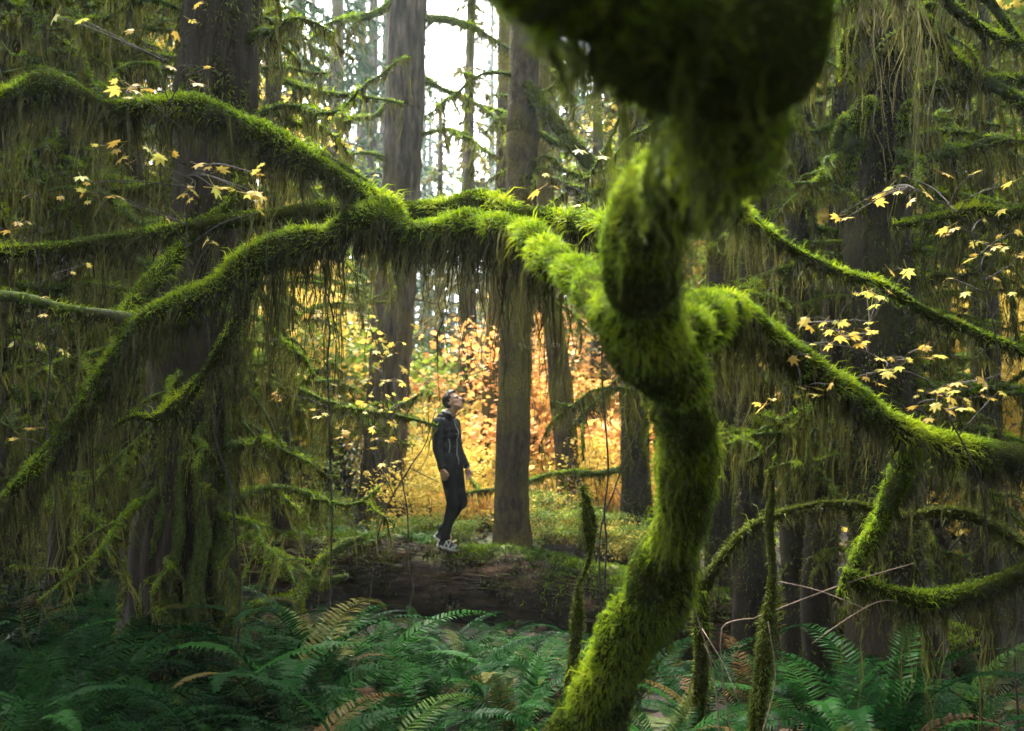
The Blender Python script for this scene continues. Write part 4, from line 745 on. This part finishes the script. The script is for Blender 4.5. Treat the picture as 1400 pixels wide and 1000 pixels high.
sapling('tall thin maple sapling with yellow leaves up against the tall dark tree', (1390, 980, 5.9), [(1385, 760, 5.8, 3), (1370, 560, 5.6, 2.6), (1350, 420, 5.4, 2.4), (1320, 300, 5.3, 2), (1240, 255, 5.2, 1.2)],
    [(1235, 240), (1215, 256), (1228, 262), (1208, 266), (1145, 296), (1157, 298), (1305, 312), (1332, 236), (1345, 300), (1370, 340), (1350, 346), (1390, 316), (1200, 275), (1330, 350), (1380, 250), (1395, 350), (1360, 380), (1340, 330), (1300, 380), (1385, 400), (1320, 400)], 5.3, (1, 3), .09)
sapling('low leafy maple sprig in front of the grey conifer trunk', (560, 900, 10.4), [(560, 735, 10.4, 2), (545, 620, 10.4, 2), (520, 500, 10.4, 1.6), (500, 430, 10.4, 1)],
    [(500, 440), (515, 480), (535, 470), (545, 520), (530, 545), (520, 560), (550, 560), (535, 600), (545, 630), (525, 520), (510, 600), (540, 580), (555, 545), (520, 640), (495, 500)], 10.3, (3, 5), .11)
# bare twigs
def bare(label, base_px, runs, mat='wood_twig', name='bare_sapling'):
    b0 = P(*base_px); b0[2] = float(gz(b0[0], b0[1])) - .02; t = thing(name, label, 'sapling', b0)
    first = True
    for r_ in runs:
        rows = [[*P(a, b_, d), PX(rp, d)*.6] for a, b_, d, rp in r_]
        if first: rows = [[*b0, rows[0][3]]] + rows; first = False
        V, F = tube(spline(rows, .05), 5); obj('stem' if len(r_) > 3 else 'twig', V, F, mat, t)
bare('bare pale dead twig sprawling before the log under the arching stem', (1000, 960, 5.6), [[(985, 880, 5.5, 1.5), (1000, 850, 5.4, 1.5), (1030, 846, 5.3, 1.2), (1060, 830, 5.2, 1)], [(1030, 846, 5.3, 1.3), (1150, 800, 5, 1.4), (1250, 770, 4.9, 1)], [(1110, 880, 4.9, 1.2), (1160, 845, 4.9, 1.6), (1200, 823, 4.9, 1.3), (1230, 822, 5, 1)], [(1065, 795, 5.1, 1), (1120, 808, 5, 1.3), (1190, 835, 4.9, 1)]], 'twig_pale')
bare('tangle of thin bare brown stalks beside the foot of the bent maple', (990, 1040, 4.7), [[(980, 960, 4.7, 1.6), (970, 900, 4.7, 1.4), (955, 850, 4.7, 1.1), (940, 800, 4.7, 1)], [(960, 860, 4.7, 1.2), (990, 910, 4.6, 1.1), (1010, 960, 4.5, 1)], [(1000, 1010, 4.6, 1.4), (985, 930, 4.6, 1.2), (962, 880, 4.6, 1)], [(1040, 1010, 4.6, 1.5), (1060, 930, 4.6, 1.2), (1050, 850, 4.6, .9)]], 'twig_pale')
bare('leafless dark sapling leaning across the orange bushes', (825, 860, 9.6), [[(820, 740, 9.5, 2.2), (840, 670, 9.4, 2), (862, 610, 9.3, 1.6), (890, 560, 9.2, 1)], [(840, 665, 9.4, 1.4), (862, 690, 9.2, 1.2), (890, 650, 9, 1)], [(820, 740, 9.5, 1.4), (790, 660, 9.5, 1.3), (775, 600, 9.5, 1)]])
bare('leafless dark sapling crossing the yellow bushes left of the person', (500, 830, 10.8), [[(520, 720, 10.7, 2), (560, 640, 10.6, 1.8), (580, 610, 10.5, 1.4), (596, 560, 10.4, 1)], [(540, 680, 10.6, 1.3), (500, 600, 10.5, 1.3), (460, 540, 10.4, 1)], [(560, 640, 10.6, 1.2), (600, 660, 10.7, 1)]])

# ------------------------------------------------------------------ the person on the log
solid('skin', (.50, .30, .21), .55, .35); solid('hair', (.018, .011, .008), .6, .3)
solid('trousers', (.006, .0065, .008), .9, .1); solid('zip', (.35, .37, .40), .4, .5); solid('shirt', (.7, .7, .7), .9, .2)
solid('shoe_black', (.015, .017, .02), .6, .4); solid('shoe_white', (.62, .64, .62), .6, .3); solid('eye', (.02, .015, .012), .2, .5); solid('lip', (.36, .16, .13), .5, .3)
rough_mat('jacket', [(.3, (.006, .007, .009)), (.7, (.014, .016, .019))], scale=9, bump=.6, bscale=7, rough=.75, bdist=.03, spec=.12)
def caps(p0, r0, p1, r1, sides=16):
    p0, p1 = np.array(p0, float), np.array(p1, float); d = p1 - p0; L = np.linalg.norm(d); d = d/(L + 1e-9); rows = []
    for a in np.linspace(-1.45, 0, 5): rows.append([*(p0 + d*r0*math.sin(a)), r0*math.cos(a)])
    for a in np.linspace(0, 1.45, 5): rows.append([*(p1 + d*r1*math.sin(a)), r1*math.cos(a)])
    return tube(np.array(rows), sides)
def ell(c_, r_, rot=None, n=16):
    rows = [[math.sin(a)*1.0, math.cos(a)] for a in np.linspace(-1.5, 1.5, n)]
    V = []; th = np.linspace(0, 2*np.pi, n, endpoint=False)
    for z_, q in rows: V += [[q*math.cos(x_), q*math.sin(x_), z_] for x_ in th]
    V = np.array(V)*np.array(r_)
    i = np.arange(n - 1)[:, None]*n; j = np.arange(n)[None, :]; F = np.stack([i + j, i + (j+1) % n, i + n + (j+1) % n, i + n + j], -1).reshape(-1, 4)
    caps_ = np.stack([np.arange(n)[::-1]], 0); capt = np.stack([np.arange(n) + (n-1)*n], 0)
    if rot is not None: V = V @ np.array(rot).T
    return V + np.array(c_), [F, caps_, capt]
def blob(name, parts, mat, voxel, parent, smooth=6):
    V, F = joinm(parts); me = mesh('tmp', V, F, mat); o = bpy.data.objects.new('tmp', me); COL.objects.link(o)
    m = o.modifiers.new('r', 'REMESH'); m.mode = 'VOXEL'; m.voxel_size = voxel; m.use_smooth_shade = True
    m = o.modifiers.new('s', 'SMOOTH'); m.factor = .5; m.iterations = smooth
    dg = bpy.context.evaluated_depsgraph_get(); dg.update()
    me2 = bpy.data.meshes.new_from_object(o.evaluated_get(dg)); me2.name = name
    bpy.data.objects.remove(o); bpy.data.meshes.remove(me)
    me2.materials.clear(); me2.materials.append(M[mat])
    return add(name, me2, parent)
pp = P(612, 750, 11.86); lt_ = log_top(612); 
t = thing('person', 'person in black hooded jacket and dark trousers standing on the log, gazing up', 'person', (pp[0], lt_[1] - .06, lt_[2] + .01))
t.rotation_euler[2] = R(-25); ORG[t.name] = np.zeros(3)
person = t
TL = R(-30); ct, st_ = math.cos(TL), math.sin(TL); HR = np.array([[ct, 0, st_], [0, 1, 0], [-st_, 0, ct]]); HC = np.array([.075, 0, 1.695])
def H(p): return HC + HR @ np.array(p, float)
sh = .985
RA = [(-.02, -.195, 1.44), (.0, -.245, 1.15), (.065, -.25, .935)]; LA = [(-.02, .195, 1.44), (.0, .245, 1.15), (.13, .235, .93)]
RL = [(.05, -.09, .93), (.12, -.095, .51), (.01, -.085, .10)]; LL_ = [(.05, .09, .93), (.13, .095, .53), (-.13, .115, .15)]
body = []
body += [ell(H((-.012, 0, .03)), (.098, .078, .093), HR), ell(H((.022, 0, -.035)), (.072, .062, .085), HR), caps(H((.058, -.012, -.098)), .026, H((.058, .012, -.098)), .026),
         caps(H((.086, 0, .012)), .010, H((.108, 0, -.028)), .0165), caps(H((.078, -.045, .022)), .013, H((.085, .045, .022)), .013), caps(H((.084, -.018, -.066)), .013, H((.084, .018, -.066)), .013), caps(H((.084, -.014, -.078)), .012, H((.084, .014, -.078)), .012),
         caps(H((.03, -.055, -.06)), .022, H((.055, -.03, -.09)), .022), caps(H((.03, .055, -.06)), .022, H((.055, .03, -.09)), .022), caps(H((.062, -.05, -.018)), .018, H((.05, -.055, -.02)), .018), caps(H((.062, .05, -.018)), .018, H((.05, .055, -.02)), .018),
         ell(H((-.015, -.080, -.008)), (.020, .011, .032), HR), ell(H((-.015, .080, -.008)), (.020, .011, .032), HR),
         caps(H((-.03, 0, -.06)), .056, (.015, 0, 1.50), .062), caps((-.01, 0, 1.42), .08, (.01, 0, .98), .08), caps((-.02, -.15, 1.43), .05, (-.02, .15, 1.43), .05)]
def hand(w, fw_, sd):
    w = np.array(w); fw_ = np.array(fw_); dn = np.array([.25, 0, -1.]); dn = dn/np.linalg.norm(dn); o_ = []
    o_.append(caps(w - dn*.02, .024, w + dn*.03, .026)); pal = w + dn*.085
    for k, (q, l) in enumerate(zip((-.030, -.010, .010, .029), (.072, .082, .076, .060))):
        a = w + dn*.04 + fw_*q*.6; k1 = pal + fw_*q; o_.append(caps(a, .016, k1, .0125, 10)); k2 = k1 + dn*l*.5 + np.array([.004, -sd*.008, 0]); k3 = k2 + dn*l*.42 + np.array([-.010, -sd*.022, .004]); o_.append(caps(k1, .0108, k2, .0098, 10)); o_.append(caps(k2, .0098, k3, .0082, 10))
    a = w + dn*.045 + fw_*.025; b_ = a + fw_*.028 + dn*.035; e = b_ + dn*.032 + fw_*.004; o_ += [caps(a, .016, b_, .0125, 10), caps(b_, .0115, e, .0095, 10)]
    return o_
for A_, sd in ((RA, -1), (LA, 1)):
    body += [caps(A_[0], .052, A_[1], .042), caps(A_[1], .042, A_[2], .027)] + hand(A_[2], (1, 0, .2), sd)
for L_ in (RL, LL_): body += [caps(L_[0], .085, L_[1], .055), caps(L_[1], .055, L_[2], .038), caps(L_[2], .036, np.array(L_[2]) + np.array([.10, 0, -.06]), .03)]
blob('body', body, 'skin', .0085, person, 2)
for sd in (-1, 1): 
    V, F = ell(H((.083, sd*.031, .004)), (.010, .015, .0085), HR, 8); obj('eye', V, F, 'eye', person)
    V, F = caps(H((.093, sd*.048, .020)), .005, H((.100, sd*.016, .023)), .0055, 6); obj('eyebrow', V, F, 'hair', person)
V, F = caps(H((.0965, -.019, -.072)), .0045, H((.0965, .019, -.072)), .0045, 6); obj('mouth', V, F, 'lip', person)
# hair: a cap that leaves the face and ears free
V, F = ell((0, 0, 0), (1, 1, 1), None, 40); F0 = F[0]; cen = V[F0].mean(1)
keep = (cen[:, 2] > .52) | ((cen[:, 0] < .45) & (cen[:, 2] > .05)) | ((cen[:, 0] < .12) & (cen[:, 2] > -.25)) | ((cen[:, 0] < -.22) & (cen[:, 2] > -.9))
V = V*(1 + .03*snoise(V, 2.5, 5, 3))[:, None]*np.array([.109, .089, .106]) + np.array([-.014, 0, .032])
V[:, 2] += np.where((V[:, 0] > .02) & (V[:, 2] > .08), .012, 0)
ho = obj('hair', (HR @ V.T).T + HC, [F0[keep], F[2]], 'hair', person); md = ho.modifiers.new('s', 'SOLIDIFY'); md.thickness = .012; md.offset = 0
# jacket
jk = [caps((.0, -.075, 1.37), .115, (.0, .075, 1.37), .115), caps((.005, -.07, 1.18), .118, (.015, .07, 1.18), .118), caps((.03, -.075, 1.00), .118, (.03, .075, 1.00), .118), caps((-.02, -.15, 1.43), .072, (-.02, .15, 1.43), .072), caps((.045, -.05, 1.32), .10, (.045, .05, 1.32), .10),
      caps((-.005, 0, 1.44), .10, (.012, 0, 1.525), .080), caps((-.10, -.07, 1.46), .045, (-.10, .07, 1.46), .045), caps((-.075, -.05, 1.52), .040, (-.075, .05, 1.52), .040), caps((-.06, 0, 1.55), .040, (-.06, 0, 1.56), .035),
      caps((.03, -.08, .955), .112, (.03, .08, .955), .112)]
for A_ in (RA, LA):
    w = np.array(A_[2]); e = np.array(A_[1]); jk += [caps(A_[0], .078, A_[1], .060), caps(A_[1], .060, w - (w - e)*.04, .043)]
for k in range(9):
    A_ = (RA, LA)[k % 2]; f = rng.uniform(.1, .95); q = np.array(A_[1])*(1-f) + np.array(A_[2])*f; jk.append(caps(q + np.array([-.035, 0, .02]), .022, q + np.array([.03, 0, -.012]), .022))
for k in range(8):
    z_ = rng.uniform(1.0, 1.3); jk.append(caps((.06, -.10, z_ + .03), .05, (.085, .08, z_ - rng.uniform(0, .05)), .05))
jk.append(caps((.085, .06, 1.535), .012, (.125, .075, 1.57), .010))
jo = blob('jacket', jk, 'jacket', .010, person, 4)
V, F = tube(np.array([[.015 + .072*math.cos(a), .066*math.sin(a), 1.575 - .018*math.cos(a), .011] for a in np.linspace(0, 2*math.pi, 25)]), 8); obj('shirt_collar', V, F, 'shirt', jo)
# trousers and shoes
tr = [caps((.035, -.05, .93), .118, (.035, .05, .93), .118)]
for L_ in (RL, LL_): tr += [caps(L_[0], .102, L_[1], .068), caps(L_[1], .070, L_[2], .050), caps(np.array(L_[2]) + np.array([.0, 0, .05]), .056, np.array(L_[2]) + np.array([.02, 0, .02]), .055), caps(np.array(L_[1]) + np.array([.01, 0, .01]), .073, np.array(L_[1]) + np.array([.0, 0, -.03]), .07)]
blob('trousers', tr, 'trousers', .010, person, 4)
for L_, pit in ((RL, R(10)), (LL_, R(26))):
    a = np.array(L_[2]); cp, sp_ = math.cos(pit), math.sin(pit); SR = np.array([[cp, 0, sp_], [0, 1, 0], [-sp_, 0, cp]])
    def Q(x_, y_, z_): return a + SR @ np.array([x_, y_, z_])
    so = blob('shoe', [caps(Q(-.035, 0, -.045), .042, Q(.10, 0, -.058), .036), caps(Q(.10, 0, -.060), .038, Q(.175, -.004, -.066), .030), caps(Q(-.02, 0, .0), .046, Q(.03, 0, -.03), .044), caps(Q(.02, 0, -.02), .04, Q(.11, 0, -.048), .036)], 'shoe_black', .006, person, 3)
    sole = [(x_, w_) for x_, w_ in ((-.082, .018), (-.06, .036), (0, .039), (.07, .040), (.13, .044), (.18, .036), (.208, .016))]
    top_ = [Q(x_, w_, -.078) for x_, w_ in sole] + [Q(x_, -w_, -.078) for x_, w_ in sole[::-1]]; bot = [Q(x_, w_*.98, -.105) for x_, w_ in sole] + [Q(x_, -w_*.98, -.105) for x_, w_ in sole[::-1]]
    n_ = len(top_); i = np.arange(n_); Fq = np.stack([i, n_ + i, n_ + (i+1) % n_, (i+1) % n_], -1)
    obj('sole', np.vstack([top_, bot]), [Fq, i[None, :], (n_ + i[::-1])[None, :]], 'shoe_white', so, False)
    for sd in (-1, 1):
        for (x0, z0, x1, z1) in ((.03, -.075, .05, -.015), (.05, -.015, .085, -.07), (.085, -.07, .10, -.02), (-.06, -.06, -.045, -.02), (.13, -.065, .17, -.06)):
            V, F = caps(Q(x0, sd*.037, z0), .008, Q(x1, sd*.034, z1), .008, 6); obj('stripe', V, F, 'shoe_white', so)
    for x_ in (.05, .075, .10): V, F = caps(Q(x_, -.022, -.012 - (x_ - .05)*.35), .005, Q(x_ + .008, .022, -.012 - (x_ - .05)*.35), .005, 6); obj('lace', V, F, 'shoe_white', so)
from mathutils.bvhtree import BVHTree
bv = BVHTree.FromPolygons([v_.co[:] for v_ in jo.data.vertices], [p_.vertices[:] for p_ in jo.data.polygons])
def cast_line(name, pairs, w, mat):
    rows = []
    for o_, d_ in pairs:
        h = bv.ray_cast(Vector(o_), Vector(d_))
        if h[0] is not None: rows.append([*(h[0] + h[1]*.001), w])
    if len(rows) > 2: V, F = tube(np.array(rows), 6); obj(name, V, F, mat, jo)
cast_line('zip', [((1, .0, z_), (-1, 0, 0)) for z_ in np.linspace(.93, 1.50, 24)], .0065, 'zip')
lx = Vector((-math.sin(R(25)), math.cos(R(25)), 0)); rx_ = Vector((math.cos(R(25)), math.sin(R(25)), 0))
cast_line('pocket_zip', [(Vector((0, 0, 0)) + rx_*(.025 + .012*math.sin((z_ - 1.1)*20)) + Vector((0, 0, z_)) - lx*1.5, lx) for z_ in np.linspace(1.10, 1.26, 12)], .006, 'zip')

# ------------------------------------------------------------------ tall conifers added to shade the clearing, mostly out of view
for x, y, k, sc in [(-9.5, 4, 2, 1.0), (8.5, 4.0, 2, 1.0), (10.5, 8.5, 2, 1.0), (-9, 0, 2, 1), (9, -1, 2, 1.05), (-5.5, -5, 2, 1.1), (4.5, -6, 2, 1), (-12, -3, 0, 1.1), (12, -5, 0, 1.1), (0.5, -10, 0, 1.1), (-9, -11, 0, 1.1), (8, -12, 0, 1.2), (-15, 6, 0, 1.1), (14, 6, 0, 1.1), (-18, 0, 0, 1.2), (17, -1, 0, 1.2), (-4, -15, 0, 1.3), (3, -17, 0, 1.3), (-11, 12, 2, 1.1), (11.5, 12, 2, 1.1), (-6.5, 16, 2, 1.1), (7.5, 17, 2, 1.1)] + [(r_*math.sin(a_), -r_*math.cos(a_), k_, s_) for r_, k_, s_, n_ in ((6.5, 1, .9, 7), (9.5, 1, 1.05, 9), (14, 0, 1.15, 11), (20, 1, 1.4, 13)) for a_ in (np.linspace(-1.75, 1.75, n_) + (.1 if n_ % 4 == 1 else -.06))]:
    t = thing('conifer_tree', 'tall conifer with high drooping crown added to shade the fern bed', 'tree', gp(x, y), 'shading conifers added round the fern bed'); t.rotation_euler[2] = rng.uniform(0, 6.28); t.scale = (sc,)*3
    for nm, me in zip(('trunk', 'branches', 'crown'), CON[k]):
        o = add(nm, me, t)
        if nm != 'trunk': o['kind'] = 'stuff'

# ------------------------------------------------------------------ mist
hz_m = bpy.data.materials.new('haze'); hz_m.use_nodes = True; nt = hz_m.node_tree; nt.nodes.clear()
pv = nt.nodes.new('ShaderNodeVolumePrincipled'); pv.inputs['Color'].default_value = (.84, 1.0, .97, 1); pv.inputs['Density'].default_value = .0007; pv.inputs['Anisotropy'].default_value = .3
mo = nt.nodes.new('ShaderNodeOutputMaterial'); nt.links.new(pv.outputs[0], mo.inputs['Volume']); M['haze'] = hz_m
x0, x1, y0, y1, z0, z1 = -152, 152, -62, 202, -2.2, 46
V = np.array([[x, y, z] for x in (x0, x1) for y in (y0, y1) for z in (z0, z1)])
o = obj('haze', V, np.array([[0, 1, 3, 2], [4, 6, 7, 5], [0, 4, 5, 1], [2, 3, 7, 6], [0, 2, 6, 4], [1, 5, 7, 3]]), 'haze', None, False); tag(o, 'pale morning mist filling the whole forest', 'mist', kind='stuff')
